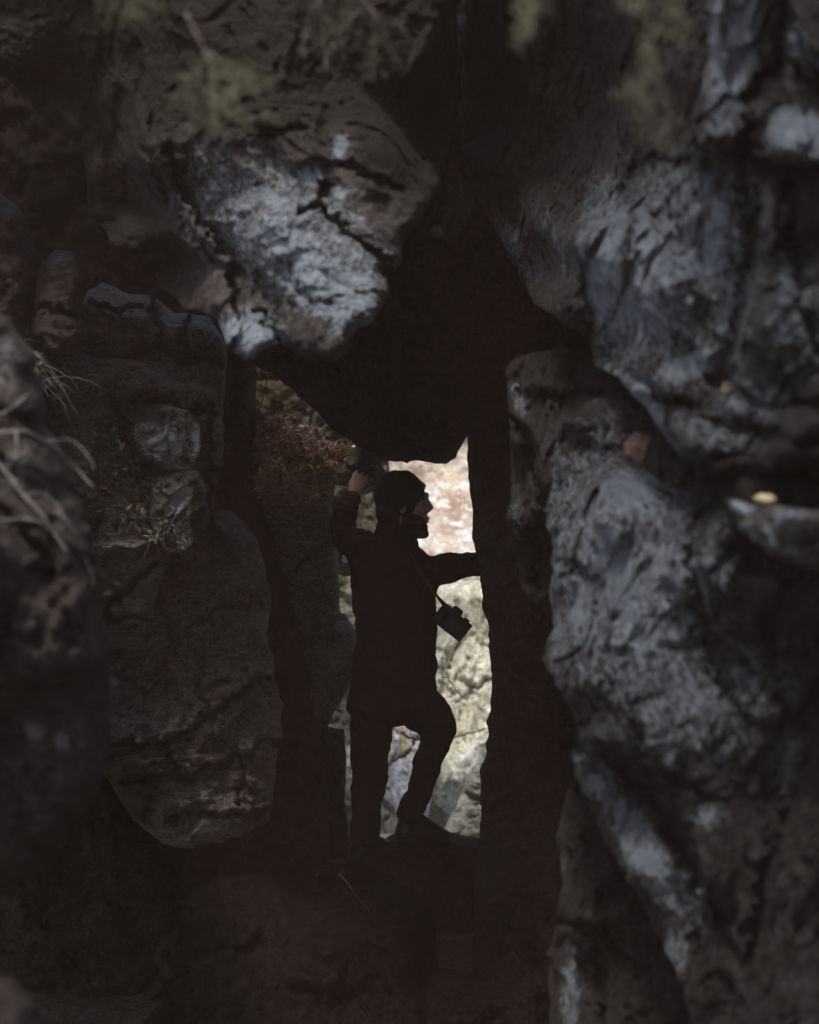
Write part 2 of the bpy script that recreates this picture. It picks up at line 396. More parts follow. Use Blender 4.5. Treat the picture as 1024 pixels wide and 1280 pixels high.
R_RUP = 'big pale-streaked boulder of the right wall, above the long slanting crack'
rock('boulder', R_RUP, 'boulder',
     [(590, -900), (584, 0), (578, 80), (572, 150), (588, 230), (610, 272), (640, 330), (668, 382), (700, 400), (736, 418), (744, 455), (790, 490), (828, 540), (866, 582), (905, 606),
      (950, 600), (1000, 590), (1060, 600), (1700, 640), (1700, -900)],
     [(595, 150, 4.6), (600, 260, 4.5), (660, 200, 3.9), (660, 330, 4.0), (720, 120, 3.5), (715, 250, 3.4), (740, 300, 2.75), (720, 400, 3.0), (790, 300, 2.5), (850, 350, 2.35), (830, 500, 2.45), (900, 560, 2.3), (900, 250, 2.28), (930, 225, 2.2), (1000, 260, 2.07), (1000, 400, 2.05), (1020, 570, 1.95), (900, 100, 2.4), (820, 130, 2.75), (1400, 200, 1.5), (1400, 600, 1.5), (900, -700, 2.4)],
     M['schist'], B=.14, W=30, T=2.4, seed=11, g=2.5, lump=.5, amp=.024, jit=5, aniso=(1.7, 1, .8), rot=math.radians(20), fs=(3.2, 9),
     cuts=[([(742, 420), (735, 340), (765, 250), (830, 200), (900, 210)], 12, .07), ([(930, 210), (945, 300), (925, 400), (900, 470)], 14, .05), ([(880, 470), (950, 500), (1040, 510)], 8, .06), ([(760, 440), (830, 500), (900, 530), (1030, 560)], 9, .05),
           ([(840, 220), (850, 320), (880, 400)], 9, .04), ([(985, 230), (1000, 380), (1040, 460)], 10, .06)],
     pale=[(850, 330, 110, 150, 0, .95), (770, 340, 50, 110, -8, 1.3), (810, 300, 14, 60, -12, 1.6), (893, 310, 20, 80, 5, 1.6), (870, 455, 50, 18, -20, 1.7), (795, 500, 30, 60, -38, 1.2), (830, 560, 16, 30, -38, 1.3), (670, 330, 30, 50, -25, .5), (940, 500, 60, 30, 10, .7), (1000, 400, 50, 90, 0, .75), (890, 540, 70, 26, 15, .8), (640, 300, 16, 40, -30, .8), (690, 300, 24, 60, -20, .5)],  # sky-sheen streaks painted into the colour as pale ellipses
     moss=[(620, 60, 60, 120, 0, .8), (720, 80, 150, 120, 0, .6), (960, 590, 110, 28, 0, 1.2)])

R_RTOP = 'boulder with painted pale sheen filling the top right corner, bulging over the streaked boulder'
rock('boulder', R_RTOP, 'boulder',
     [(890, -900), (882, 0), (886, 60), (878, 105), (862, 150), (874, 184), (900, 196), (935, 190), (962, 204), (1010, 214), (1080, 222), (1700, 240), (1700, -900)],
     [(880, 100, 2.3), (920, 60, 2.2), (920, 160, 2.15), (1000, 180, 2.0), (1020, 40, 2.0), (1400, 100, 1.5), (1000, -700, 2.2)],
     M['schist'], B=.07, W=20, T=1.2, seed=21, g=2.5, lump=.6, amp=.022, jit=4, aniso=(1.4, 1, 1), fs=(4, 10),
     cuts=[([(930, 190), (940, 120), (985, 60), (980, -20)], 12, .06), ([(900, 130), (950, 110)], 8, .03), ([(985, 70), (1040, 130)], 10, .06)],
     pale=[(915, 50, 34, 100, 6, 1.6), (1005, 170, 50, 30, 20, 2.0), (905, 155, 30, 25, 0, .6), (1000, 60, 30, 60, -20, .6)])  # bright sheen patches are painted in here

R_RLOW = 'huge rippled grey lower boulder of the right wall, with a slanting groove'
rock('boulder', R_RLOW, 'boulder',
     [(700, 520), (735, 500), (790, 500), (840, 540), (900, 606), (950, 628), (1040, 640), (1700, 690), (1700, 2100), (930, 2100), (890, 1400), (866, 1280), (838, 1200), (803, 1130), (765, 1062), (728, 1000), (713, 945),
      (712, 885), (690, 850), (677, 822), (692, 785), (686, 745), (692, 690), (682, 640), (690, 600), (690, 560)],
     [(690, 640, 3.0), (700, 760, 2.95), (720, 560, 3.0), (800, 560, 2.9), (780, 640, 2.5), (780, 780, 2.45), (820, 900, 2.35), (740, 900, 2.6), (740, 1000, 2.75), (900, 700, 2.25), (950, 900, 2.3), (900, 1100, 2.25), (1010, 1100, 2.1), (1010, 700, 2.14), (830, 1130, 2.5), (880, 1270, 2.3), (1000, 1270, 2.0), (1400, 900, 1.5), (1100, 1700, 1.8)],
     M['schist'], B=.14, W=26, T=2.6, seed=31, g=2.5, lump=.5, amp=.024, jit=5, aniso=(1.6, 1, .9), rot=math.radians(28), fs=(3.4, 9.5),
     cuts=[([(705, 905), (745, 935), (790, 960), (830, 1010), (868, 1080), (905, 1150)], 13, .13), ([(890, 620), (860, 700), (880, 800), (930, 900)], 14, .08), ([(790, 880), (800, 940), (850, 980)], 8, .05),
           ([(700, 700), (740, 720), (760, 780)], 9, .05), ([(960, 780), (980, 900), (960, 1000)], 16, .08), ([(1010, 950), (960, 1080), (940, 1200)], 14, .07)],
     steps=[([(905, 1150), (868, 1080), (830, 1010), (790, 960), (745, 935), (705, 905)], -.10, 45)],
     pale=[(780, 720, 110, 200, -10, .95), (790, 620, 50, 40, 20, 1.4), (775, 700, 30, 60, -20, 1.3), (800, 800, 30, 60, -25, 1.2), (720, 760, 14, 60, -10, 1.4), (860, 740, 35, 35, 0, .8), (735, 960, 22, 50, -28, 1.3), (810, 1070, 24, 90, -32, 1.5), (840, 920, 60, 50, 0, .7), (880, 1120, 14, 50, 0, .9), (845, 1190, 18, 30, 0, .8), (700, 800, 18, 60, 0, .8), (890, 1020, 22, 20, 0, .9), (940, 860, 60, 60, 0, .6), (870, 880, 60, 90, -25, .8), (980, 950, 30, 50, 0, .7), (900, 700, 40, 60, 0, .6)],  # pale ellipses paint bluish sheen onto the face
     moss=[(720, 530, 70, 50, 0, .5)])

R_RSLAB = 'pale lilac-grey slab jutting from the right wall under the slanting crack'
rock('slab', R_RSLAB, 'rock slab',
     [(905, 622), (935, 628), (980, 634), (1080, 640), (1500, 660), (1500, 730), (1080, 722), (1010, 712), (960, 694), (928, 664)],
     [(930, 640, 2.12), (1000, 645, 1.97), (1000, 700, 2.08), (1400, 690, 1.5)], M['gneiss'], B=.035, W=12, T=.6, seed=41, g=3, amp=.014, jit=3,
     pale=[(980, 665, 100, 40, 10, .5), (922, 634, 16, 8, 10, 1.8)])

R_RLED = 'rough grey rock rib standing behind the lower right boulder, nearest the dark passage'
rock('rock_rib', R_RLED, 'rock',
     [(640, 452), (664, 440), (700, 436), (760, 450), (840, 500), (900, 560), (1100, 560), (1200, 700), (900, 690), (780, 640), (720, 700), (704, 760), (690, 752), (672, 756), (652, 738), (645, 700), (633, 650), (641, 590), (635, 520), (633, 470)],
     [(640, 480, 3.7), (640, 600, 3.75), (660, 700, 3.7), (690, 480, 3.3), (700, 600, 3.2), (780, 520, 3.0), (860, 560, 2.65), (960, 605, 2.25), (1020, 610, 2.12), (1150, 620, 2.0)], M['schist'], B=.10, W=16, T=1.4, seed=51, g=2.5, lump=.6, amp=.024, jit=4, aniso=(1.5, 1, .8), rot=.3,
     cuts=[([(636, 520), (665, 560), (678, 640), (668, 735)], 8, .10), ([(655, 490), (700, 500), (760, 490)], 8, .06)],
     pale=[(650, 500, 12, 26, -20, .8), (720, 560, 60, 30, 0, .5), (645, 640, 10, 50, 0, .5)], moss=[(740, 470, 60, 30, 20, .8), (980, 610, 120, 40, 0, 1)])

R_RFOOT = 'dark rock at the foot of the right wall with a faint grey left edge'
rock('rock', R_RFOOT, 'rock',
     [(712, 985), (770, 1030), (900, 1200), (960, 1500), (960, 2100), (640, 2100), (688, 1290), (684, 1190), (698, 1150), (702, 1090), (696, 1045)],
     [(710, 1050, 3.3), (700, 1200, 3.2), (760, 1150, 2.95), (820, 1270, 2.8), (740, 1800, 2.4)], M['schist'], B=.2, W=30, T=1.5, seed=61, g=4, amp=.035, jit=4,
     cuts=[([(690, 1150), (740, 1160), (800, 1210)], 8, .08), ([(735, 1050), (750, 1150), (760, 1280)], 10, .06)], pale=[(712, 1235, 14, 60, 0, .9), (705, 1080, 8, 50, 0, .4)])

R_DEEP = 'black inner wall of the passage that the man braces his outstretched arm against'
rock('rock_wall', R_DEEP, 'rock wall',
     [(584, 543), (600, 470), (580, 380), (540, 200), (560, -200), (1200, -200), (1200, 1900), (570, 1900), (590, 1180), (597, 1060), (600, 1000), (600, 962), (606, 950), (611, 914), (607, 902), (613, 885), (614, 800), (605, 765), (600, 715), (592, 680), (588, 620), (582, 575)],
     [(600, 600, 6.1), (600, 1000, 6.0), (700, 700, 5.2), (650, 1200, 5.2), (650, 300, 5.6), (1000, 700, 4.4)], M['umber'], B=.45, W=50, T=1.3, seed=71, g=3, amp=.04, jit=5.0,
     moss=[(640, 1150, 60, 200, 0, .5)])

R_CHOCK = 'black wedged chockstone roofing the passage just above the man'
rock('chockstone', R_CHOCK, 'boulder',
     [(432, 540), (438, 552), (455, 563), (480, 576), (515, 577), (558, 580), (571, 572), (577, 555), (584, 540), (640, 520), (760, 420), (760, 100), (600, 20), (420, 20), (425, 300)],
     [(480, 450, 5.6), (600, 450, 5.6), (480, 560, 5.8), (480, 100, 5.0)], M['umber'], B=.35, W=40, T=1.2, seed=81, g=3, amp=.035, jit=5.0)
R_FLAKE = 'black slanting flake of rock left of the chockstone, over the dry fronds'
rock('rock_flake', R_FLAKE, 'rock',
     [(262, 300), (272, 412), (314, 455), (345, 470), (380, 500), (418, 538), (455, 563), (480, 570), (500, 500), (500, 180), (262, 180)],
     [(450, 450, 4.85), (300, 300, 4.7), (480, 100, 4.8)], M['umber'], B=.25, W=40, T=.18, seed=82, g=4, amp=.03, jit=3.0)

R_CHIP = 'small jagged stone jammed in the gap beside the overhanging boulder'
rock('stone', R_CHIP, 'stone', [(530, 292), (545, 250), (562, 205), (590, 230), (592, 262), (576, 292), (560, 301)],
     [(555, 270, 3.9)], M['gneiss'], B=.10, W=12, T=.5, seed=91, g=3, amp=.02, jit=3, pale=[(545, 288, 10, 7, 0, 1)])

# ---- left side
R_LFORE = 'out-of-focus foreground boulder at the left edge, hung with pale roots'
rock('boulder', R_LFORE, 'boulder',
     [(-900, 250), (-200, 340), (-40, 385), (10, 398), (42, 436), (58, 520), (92, 596), (118, 680), (130, 760), (138, 880), (138, 950), (120, 1000), (82, 1040), (50, 1088), (0, 1120), (-200, 1200), (-900, 1300)],
     [(0, 450, 2.3), (40, 600, 2.15), (60, 800, 2.1), (110, 900, 2.3), (50, 1000, 2.3), (-100, 700, 1.8), (-700, 700, 1.3)], M['brown'], B=.2, W=34, T=1.8, seed=101, g=5, amp=.03, jit=5,
     cuts=[([(-20, 620), (50, 690), (90, 800)], 12, .05), ([(55, 480), (90, 560), (130, 680)], 10, .04)],
     pale=[(5, 460, 30, 50, 0, .7), (22, 590, 26, 30, 0, .8), (42, 912, 11, 12, 0, 1.8), (78, 925, 10, 12, 0, 1.2), (0, 480, 20, 30, 0, .8)])
R_LDARK = 'dark brown boulder at the left edge, under the overhang'
rock('boulder', R_LDARK, 'boulder', [(-700, -200), (-100, 150), (0, 240), (34, 270), (46, 335), (42, 400), (64, 440), (60, 560), (-700, 560)],
     [(0, 320, 4.1), (40, 500, 4.2), (-400, 300, 3.0)], M['brown'], B=.25, W=24, T=1.5, seed=111, g=4, amp=.035, jit=4)
R_LBLOCK = 'small upright block with a speckled top, below the left end of the overhang'
rock('rock', R_LBLOCK, 'rock', [(46, 335), (70, 312), (98, 318), (108, 352), (105, 398), (108, 420), (92, 444), (60, 452), (40, 420)],
     [(75, 370, 4.1)], M['brown'], B=.14, W=16, T=.8, seed=121, g=3, amp=.022, jit=4, cuts=[([(45, 392), (75, 385), (106, 395)], 5, .06)], pale=[(80, 330, 25, 14, 0, .5)])
R_LSHELF = 'dim shelf of rock right of the speckled block, above the dry plants'
rock('rock', R_LSHELF, 'rock', [(95, 372), (128, 352), (150, 362), (186, 368), (215, 388), (262, 398), (284, 430), (282, 520), (230, 560), (120, 500), (90, 450)],
     [(150, 420, 4.9), (260, 460, 5.0), (140, 340, 5.0)], M['leftwall'], B=.2, W=24, T=1.2, seed=131, g=4, amp=.035, jit=4, cuts=[([(105, 446), (150, 452), (190, 440), (270, 455)], 5, .3), ([(186, 350), (192, 400), (200, 440)], 5, .25), ([(110, 380), (150, 392), (190, 388)], 4, .2), ([(235, 390), (228, 445)], 4, .2)],
     pale=[(210, 470, 16, 30, 0, .6)])
R_LLEDGE = 'tall ledge rock of the left wall, greenish grey, carrying the dry plants'
rock('rock', R_LLEDGE, 'rock',
     [(60, 420), (120, 445), (200, 455), (266, 480), (282, 540), (276, 600), (262, 650), (242, 682), (212, 702), (196, 740), (186, 790), (172, 812), (140, 814), (80, 800), (30, 640)],
     [(180, 540, 4.75), (260, 560, 5.0), (150, 700, 4.6), (160, 790, 4.75), (80, 600, 4.4)], M['leftwall'], B=.16, W=22, T=1.2, seed=141, g=2.5, amp=.042, jit=6, aniso=(1, 1, 1.6), rot=-.5,
     cuts=[([(110, 790), (130, 765), (170, 722), (215, 690)], 5, .28), ([(150, 520), (172, 590), (192, 650), (215, 690)], 6, .25), ([(110, 790), (150, 775), (190, 770)], 4, .16), ([(160, 500), (200, 500), (262, 520)], 5, .25), ([(186, 588), (220, 590), (272, 584)], 5, .28), ([(110, 660), (150, 650), (185, 660)], 4, .15), ([(256, 500), (262, 580), (255, 640)], 4, .15)],
     steps=[([(110, 794), (130, 769), (170, 726), (215, 694)], .10, 30)],
     pale=[(155, 680, 30, 50, 20, .6), (165, 745, 30, 22, -30, .7), (185, 722, 30, 8, -35, 1), (205, 480, 12, 40, 0, .4)], moss=[(150, 640, 50, 60, 0, .4), (220, 520, 50, 40, 0, .4)])
R_LPALE = 'rounded pale stone bulging from the left wall beside the dry plants'
rock('stone', R_LPALE, 'stone', [(166, 540), (180, 516), (205, 506), (235, 514), (250, 532), (252, 562), (240, 584), (212, 590), (184, 578), (170, 558)],
     [(210, 548, 4.45)], M['palestone'], B=.06, W=22, T=.4, seed=151, g=2, amp=.034, jit=3, fs=(5, 14), cuts=[([(172, 545), (200, 540), (215, 525)], 4, .03)],
     pale=[(205, 550, 40, 34, 0, .9), (245, 545, 8, 26, 0, 1.2)], moss=[(190, 520, 36, 16, 0, .7), (220, 565, 24, 12, 0, .3)])
R_LWHITE = 'mossy stone with a bright white quartz patch, just under the rounded pale stone'
rock('stone', R_LWHITE, 'stone', [(190, 600), (215, 591), (246, 588), (258, 606), (260, 640), (250, 668), (232, 690), (208, 690), (190, 660)],
     [(225, 640, 4.45)], M['palestone'], B=.07, W=22, T=.4, seed=161, g=2, amp=.018, jit=3, fs=(5, 14), aniso=(1, 1, 2), rot=-.7,
     cuts=[([(200, 650), (222, 640), (244, 606)], 4, .03)], pale=[(228, 618, 16, 10, -40, 2.2), (218, 634, 14, 7, -30, 1.8), (225, 676, 20, 10, 0, 1)], moss=[(248, 640, 12, 40, 0, .9)])
R_LCOL = 'tall weathered grey column in the left wall, split by curved cracks near its foot'
rock('rock_column', R_LCOL, 'rock',
     [(120, 720), (190, 700), (235, 680), (262, 640), (290, 640), (312, 662), (328, 690), (336, 725), (339, 762), (334, 792), (342, 825), (345, 852), (353, 880), (354, 918), (345, 948), (343, 1000), (336, 1028), (300, 1046), (240, 1060), (205, 1056), (176, 1034), (150, 1000), (125, 962), (100, 930), (90, 850)],
     [(280, 750, 5.05), (330, 800, 5.2), (200, 850, 4.95), (280, 900, 5.0), (160, 900, 5.0), (250, 1000, 5.0), (270, 660, 5.3)], M['leftwall'], B=.2, W=26, T=1.2, seed=171, g=2.5, amp=.042, jit=4.5, fs=(2.6, 8),
     aniso=(1, 1, 1.3), rot=-.35,
     cuts=[([(130, 930), (180, 931), (225, 917), (270, 888), (300, 862), (330, 845)], 4, .28), ([(150, 975), (200, 968), (240, 974), (290, 950), (320, 935), (352, 924)], 4, .28), ([(210, 1024), (260, 1012), (310, 1022), (345, 1000)], 4, .2),
           ([(240, 778), (288, 762), (310, 758), (336, 742)], 3, .16), ([(265, 900), (250, 850), (256, 810)], 3, .12), ([(200, 745), (215, 800), (205, 860)], 3, .14), ([(215, 962), (212, 925)], 3, .15), ([(300, 940), (306, 1010)], 3, .12), ([(150, 850), (190, 865), (230, 850)], 3, .10)],
     steps=[([(130, 934), (180, 935), (225, 921), (270, 892), (300, 866), (330, 849)], .13, 30), ([(150, 979), (200, 972), (240, 978), (290, 954), (320, 939), (352, 928)], .12, 26), ([(210, 1028), (260, 1016), (310, 1026), (345, 1004)], .10, 22)],
     moss=[(140, 985, 80, 60, 30, .9)], pale=[(330, 780, 14, 30, 0, .8), (255, 895, 26, 16, -35, .9), (310, 930, 30, 18, -10, .8), (265, 990, 40, 20, 0, .5), (270, 1040, 40, 14, 0, .5), (250, 740, 60, 60, 0, .2)])  # moss ellipse paints the lower-left foot fading into shade
R_LIN = 'black inner wall behind the weathered column'
rock('rock_wall', R_LIN, 'rock wall',
     [(-500, -300), (240, 200), (330, 380), (322, 460), (318, 560), (330, 640), (350, 700), (380, 800), (400, 900), (410, 1000), (420, 1300), (400, 1700), (-500, 1700)],
     [(300, 550, 5.9), (360, 900, 6.0), (100, 700, 5.6), (0, 1200, 5.4)], M['umber'], B=.3, W=40, T=1.2, seed=181, g=5, amp=.04, jit=3, moss=[(40, 170, 240, 160, 0, 1.2)])  # moss ellipse paints shade over the wall's lit top

R_MSLAB = 'greenish slab leaning behind the dry red-brown fronds'
rock('slab', R_MSLAB, 'rock slab', [(296, 430), (330, 430), (420, 500), (482, 560), (488, 590), (480, 622), (490, 650), (480, 720), (430, 720), (330, 640), (308, 560)],
     [(340, 500, 8.3), (470, 600, 8.6), (400, 600, 8.4)], M['slabmat'], B=.15, W=18, T=.5, seed=191, g=2.5, amp=.028, jit=3, moss=[(340, 490, 40, 40, 0, .7)], pale=[(465, 600, 20, 40, 0, .6)])
R_MLIT = 'dark rock topped with dry red-brown fronds, left of the man'
rock('rock', R_MLIT, 'rock', [(300, 560), (318, 530), (350, 520), (392, 545), (420, 590), (416, 625), (421, 680), (425, 740), (424, 775), (398, 800), (360, 820), (330, 700), (312, 640)],
     [(350, 600, 6.1), (380, 680, 6.2), (400, 620, 6.4)], M['leftwall'], B=.2, W=22, T=.8, seed=201, g=2.5, amp=.028, jit=3, aniso=(1, 1, 1.8), rot=-.5,
     pale=[(350, 650, 40, 40, 30, .35), (390, 605, 14, 8, 0, .8)], moss=[(350, 560, 50, 40, 0, .6)])
R_MSHEEN = 'smooth dark rock with a faint sheen on top, at the man\'s hip height'
rock('rock', R_MSHEEN, 'rock', [(350, 830), (370, 790), (398, 768), (432, 766), (445, 788), (448, 820), (444, 846), (430, 870), (410, 906), (380, 930), (350, 920)],
     [(400, 830, 6.2), (430, 800, 6.3)], M['leftwall'], B=.2, W=22, T=.7, seed=211, g=2.5, amp=.02, jit=2.5, pale=[(418, 778, 20, 10, 20, .6)])  # the sheen on top is a painted pale patch
R_MLOW = 'dark rock below the sheened one, beside the man\'s straight leg'
rock('rock', R_MLOW, 'rock', [(340, 900), (380, 895), (410, 907), (431, 913), (433, 950), (431, 1000), (437, 1040), (440, 1074), (400, 1120), (340, 1120)],
     [(390, 1000, 6.3)], M['umber'], B=.2, W=22, T=.8, seed=221, g=3, amp=.025, jit=2.5)

R_GRIP = 'mossy knob of rock under the man\'s raised hand'
rock('rock', R_GRIP, 'rock', [(392, 560), (405, 550), (432, 556), (462, 562), (478, 574), (484, 592), (476, 606), (452, 612), (420, 606), (395, 600)],
     [(430, 580, 6.55), (470, 590, 6.7)], M['leftwall'], B=.08, W=14, T=.5, seed=225, g=2, amp=.02, jit=3, moss=[(420, 565, 40, 14, 0, .8)], pale=[(470, 580, 12, 20, 0, .7)])

# ---- floor rocks
R_STEP = 'flat step stone under the man\'s feet in the passage'
rock('stone', R_STEP, 'stone', [(395, 1085), (420, 1072), (450, 1068), (470, 1050), (498, 1040), (540, 1036), (575, 1044), (604, 1046), (640, 1080), (640, 1240), (395, 1240)],
     [(500, 1055, 6.35), (500, 1120, 6.0), (560, 1060, 6.4), (440, 1090, 6.2)], M['umber'], B=.25, W=16, T=.8, seed=231, g=3, amp=.02, jit=3)
R_FLOORB = 'broad low boulder on the passage floor, faintly olive, bottom centre'
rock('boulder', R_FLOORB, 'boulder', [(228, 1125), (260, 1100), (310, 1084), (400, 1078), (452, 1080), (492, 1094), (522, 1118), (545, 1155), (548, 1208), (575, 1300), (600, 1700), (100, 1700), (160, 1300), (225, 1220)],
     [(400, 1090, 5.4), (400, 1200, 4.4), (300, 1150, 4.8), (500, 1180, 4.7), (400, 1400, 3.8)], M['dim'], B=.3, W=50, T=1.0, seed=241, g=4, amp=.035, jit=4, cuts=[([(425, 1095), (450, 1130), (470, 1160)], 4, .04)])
R_FLOORC = 'second low olive rock lying to the right of the broad floor boulder'
rock('rock', R_FLOORC, 'rock', [(535, 1225), (560, 1212), (600, 1218), (640, 1190), (700, 1230), (720, 1700), (520, 1700)],
     [(600, 1260, 4.0), (560, 1500, 3.4)], M['dim'], B=.2, W=40, T=1.0, seed=251, g=4, amp=.03, jit=4)
R_LUMP = 'very blurred rock knob poking into the bottom left corner'
rock('rock', R_LUMP, 'rock', [(-160, 1215), (-20, 1212), (20, 1224), (44, 1250), (60, 1300), (80, 1500), (-160, 1500)],
     [(0, 1270, 1.35)], M['brown'], B=.1, W=40, T=.3, seed=261, g=5, amp=.012, jit=3)

# ================================================================== outside, beyond the passage
OUT = []
R_BSLOPE = 'sunlit bank of fallen leaves and pale stone seen beyond the passage, behind the man\'s face'
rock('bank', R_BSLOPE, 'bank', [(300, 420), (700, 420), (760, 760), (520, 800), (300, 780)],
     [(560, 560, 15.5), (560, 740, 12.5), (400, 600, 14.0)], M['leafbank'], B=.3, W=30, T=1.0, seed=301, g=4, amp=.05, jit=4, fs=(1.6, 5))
R_BWALL = 'sunlit cream rock face beyond the passage, right of the man\'s bent knee'
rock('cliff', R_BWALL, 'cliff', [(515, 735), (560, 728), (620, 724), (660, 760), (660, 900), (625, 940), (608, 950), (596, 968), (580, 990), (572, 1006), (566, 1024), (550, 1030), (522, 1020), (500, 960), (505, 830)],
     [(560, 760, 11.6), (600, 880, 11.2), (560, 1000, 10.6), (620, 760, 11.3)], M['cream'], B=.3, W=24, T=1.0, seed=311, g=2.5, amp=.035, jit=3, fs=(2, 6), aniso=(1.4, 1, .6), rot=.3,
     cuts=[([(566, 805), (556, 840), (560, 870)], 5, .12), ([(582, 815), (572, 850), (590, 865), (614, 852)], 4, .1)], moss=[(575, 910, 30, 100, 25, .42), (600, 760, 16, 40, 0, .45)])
R_BLEG = 'sunlit whitish rock slab seen between the man\'s legs'
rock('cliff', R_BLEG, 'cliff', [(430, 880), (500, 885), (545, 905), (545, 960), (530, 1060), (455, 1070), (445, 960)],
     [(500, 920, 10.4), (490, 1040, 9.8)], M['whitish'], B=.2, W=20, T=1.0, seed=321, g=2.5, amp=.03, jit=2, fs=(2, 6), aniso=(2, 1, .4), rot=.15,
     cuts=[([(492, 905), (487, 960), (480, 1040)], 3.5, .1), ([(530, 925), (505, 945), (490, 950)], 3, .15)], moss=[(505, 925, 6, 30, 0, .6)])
R_BGREY = 'layered grey-olive rock beyond the passage, at the foot of the cream face'
rock('rock', R_BGREY, 'rock', [(556, 1034), (570, 1010), (578, 985), (590, 958), (620, 940), (680, 960), (680, 1100), (480, 1100), (470, 1045)],
     [(590, 1000, 9.2), (560, 1040, 8.6)], M['weathered'], B=.2, W=16, T=1.0, seed=331, g=2.5, amp=.05, jit=3, fs=(3, 8), aniso=(.7, 1, 2.5))
R_BLEFT = 'narrow strip of lichened rock beyond the passage, left of the man\'s straight leg'
rock('rock', R_BLEFT, 'rock', [(380, 830), (430, 830), (455, 860), (458, 960), (450, 1085), (380, 1090)],
     [(430, 880, 9.4), (430, 1000, 8.8)], M['weathered'], B=.2, W=20, T=1.0, seed=341, g=2.5, amp=.05, jit=2, fs=(3, 8), moss=[(440, 880, 8, 30, 0, .7)])
R_BLEFT2 = 'pale rock beyond the passage, glimpsed under the man\'s raised elbow'
rock('rock', R_BLEFT2, 'rock', [(380, 640), (520, 640), (520, 900), (380, 860)],
     [(430, 740, 10.8)], M['weathered'], B=.3, W=20, T=1.0, seed=351, g=4, amp=.03, jit=2, moss=[(425, 720, 12, 40, 0, .9)])

# ================================================================== ground and sky
gm = rock_mat('soil', (.035, .028, .022), (.085, .07, .055), (.2, .2, .18), .1, rough=.9, bump=.6, spec=.2)
gx = np.concatenate([np.linspace(-26, -7, 8), np.linspace(-6, 6, 61), np.linspace(7, 26, 8)])
gy = np.concatenate([np.linspace(-20, -3, 8), np.linspace(-2.5, 16, 93), np.linspace(18, 44, 14)])
GX, GY = np.meshgrid(gx, gy, indexing='ij')
q = np.stack([GX.ravel(), GY.ravel(), GX.ravel() * 0], 1)
gz = -.35 + fbm(q * .8, 4, 401) * .18 + np.clip(q[:, 1] - 13, 0, 60) * .30 * np.clip((q[:, 1] - 13) / 4, 0, 1) - .9 * np.clip((q[:, 1] - 7.2) / 1.5, 0, 1)
gv = np.stack([q[:, 0], q[:, 1], gz], 1)
nx_, ny_ = GX.shape
fi = [(i * ny_ + j, (i + 1) * ny_ + j, (i + 1) * ny_ + j + 1, i * ny_ + j + 1) for i in range(nx_ - 1) for j in range(ny_ - 1)]
g = mesh_obj('ground', gv, fi, gm, loc=Vector((0, 0, 0)), attrs={'pale': q[:, 0] * 0, 'moss': q[:, 0] * 0})
g['kind'] = 'structure'

# thin warm volume added to lift the blacks, not mist in the gully
hz = bpy.data.materials.new('added_haze'); hz.use_nodes = True; hn = hz.node_tree
hn.nodes.remove(hn.nodes['Principled BSDF'])
pv = hn.nodes.new('ShaderNodeVolumePrincipled'); pv.inputs['Color'].default_value = (1.0, .69, .56, 1)
pv.inputs['Density'].default_value = .0052; pv.inputs['Anisotropy'].default_value = 0.0
hn.links.new(pv.outputs[0], hn.nodes['Material Output'].inputs['Volume'])
bmh = bmesh.new(); bmesh.ops.create_cube(bmh, size=1)
zt = max([o.location.z + max(v.co.z for v in o.data.vertices) for o in bpy.data.objects if o.type == 'MESH']) + .5
zb = min([o.location.z + min(v.co.z for v in o.data.vertices) for o in bpy.data.objects if o.type == 'MESH']) - 1
for v in bmh.verts: v.co = Vector((v.co.x * 60, v.co.y * 70 + 12, zb if v.co.z < 0 else zt))
hv = [tuple(v.co) for v in bmh.verts]; bmh.verts.index_update(); hf = [tuple(v.index for v in f.verts) for f in bmh.faces]; bmh.free()
ho = mesh_obj('added_haze', hv, hf, hz, smooth=False, loc=Vector((0, 0, 0))); ho['kind'] = 'stuff'
print('added_haze', zb, zt)
# ================================================================== the man
PY = 6.3
def W3(px, py, dy=0.0):
    """point on the man's upright plane, dy metres nearer (-) or farther (+)"""
    Y = PY
    return Vector(((px - 512) / F * Y, Y + dy, CAMZ - (py - 640) / F * Y))
PXM = PY / F
def ball(bm, c, r, sc=(1, 1, 1), rot=None, seg=16):
    m = Matrix.Translation(c)
    if rot is not None: m = m @ rot
    m = m @ Matrix.Diagonal((r * sc[0], r * sc[1], r * sc[2], 1))
    return bmesh.ops.create_uvsphere(bm, u_segments=seg, v_segments=seg // 2 + 2, radius=1, matrix=m)['verts']
def limb(bm, pts, seg=14):
    """tapered limb through [(centre, radius)...], every stretch the hull of two balls"""
    for (a, ra), (b, rb) in zip(pts, pts[1:]):
        t = bmesh.new()
        ball(t, a, ra, seg=seg); ball(t, b, rb, seg=seg)
        r = bmesh.ops.convex_hull(t, input=t.verts)
        bmesh.ops.delete(t, geom=list({g for g in r['geom_interior'] + r['geom_unused'] if isinstance(g, bmesh.types.BMVert)}), context='VERTS')
        me = bpy.data.meshes.new('tmp'); t.to_mesh(me); t.free(); bm.from_mesh(me); bpy.data.meshes.remove(me)
def hullpts(bm, balls_):
    t = bmesh.new()
    for c, r, sc in balls_: ball(t, c, r, sc)
    r = bmesh.ops.convex_hull(t, input=t.verts)
    bmesh.ops.delete(t, geom=list({g for g in r['geom_interior'] + r['geom_unused'] if isinstance(g, bmesh.types.BMVert)}), context='VERTS')
    me = bpy.data.meshes.new('tmp'); t.to_mesh(me); t.free(); bm.from_mesh(me); bpy.data.meshes.remove(me)
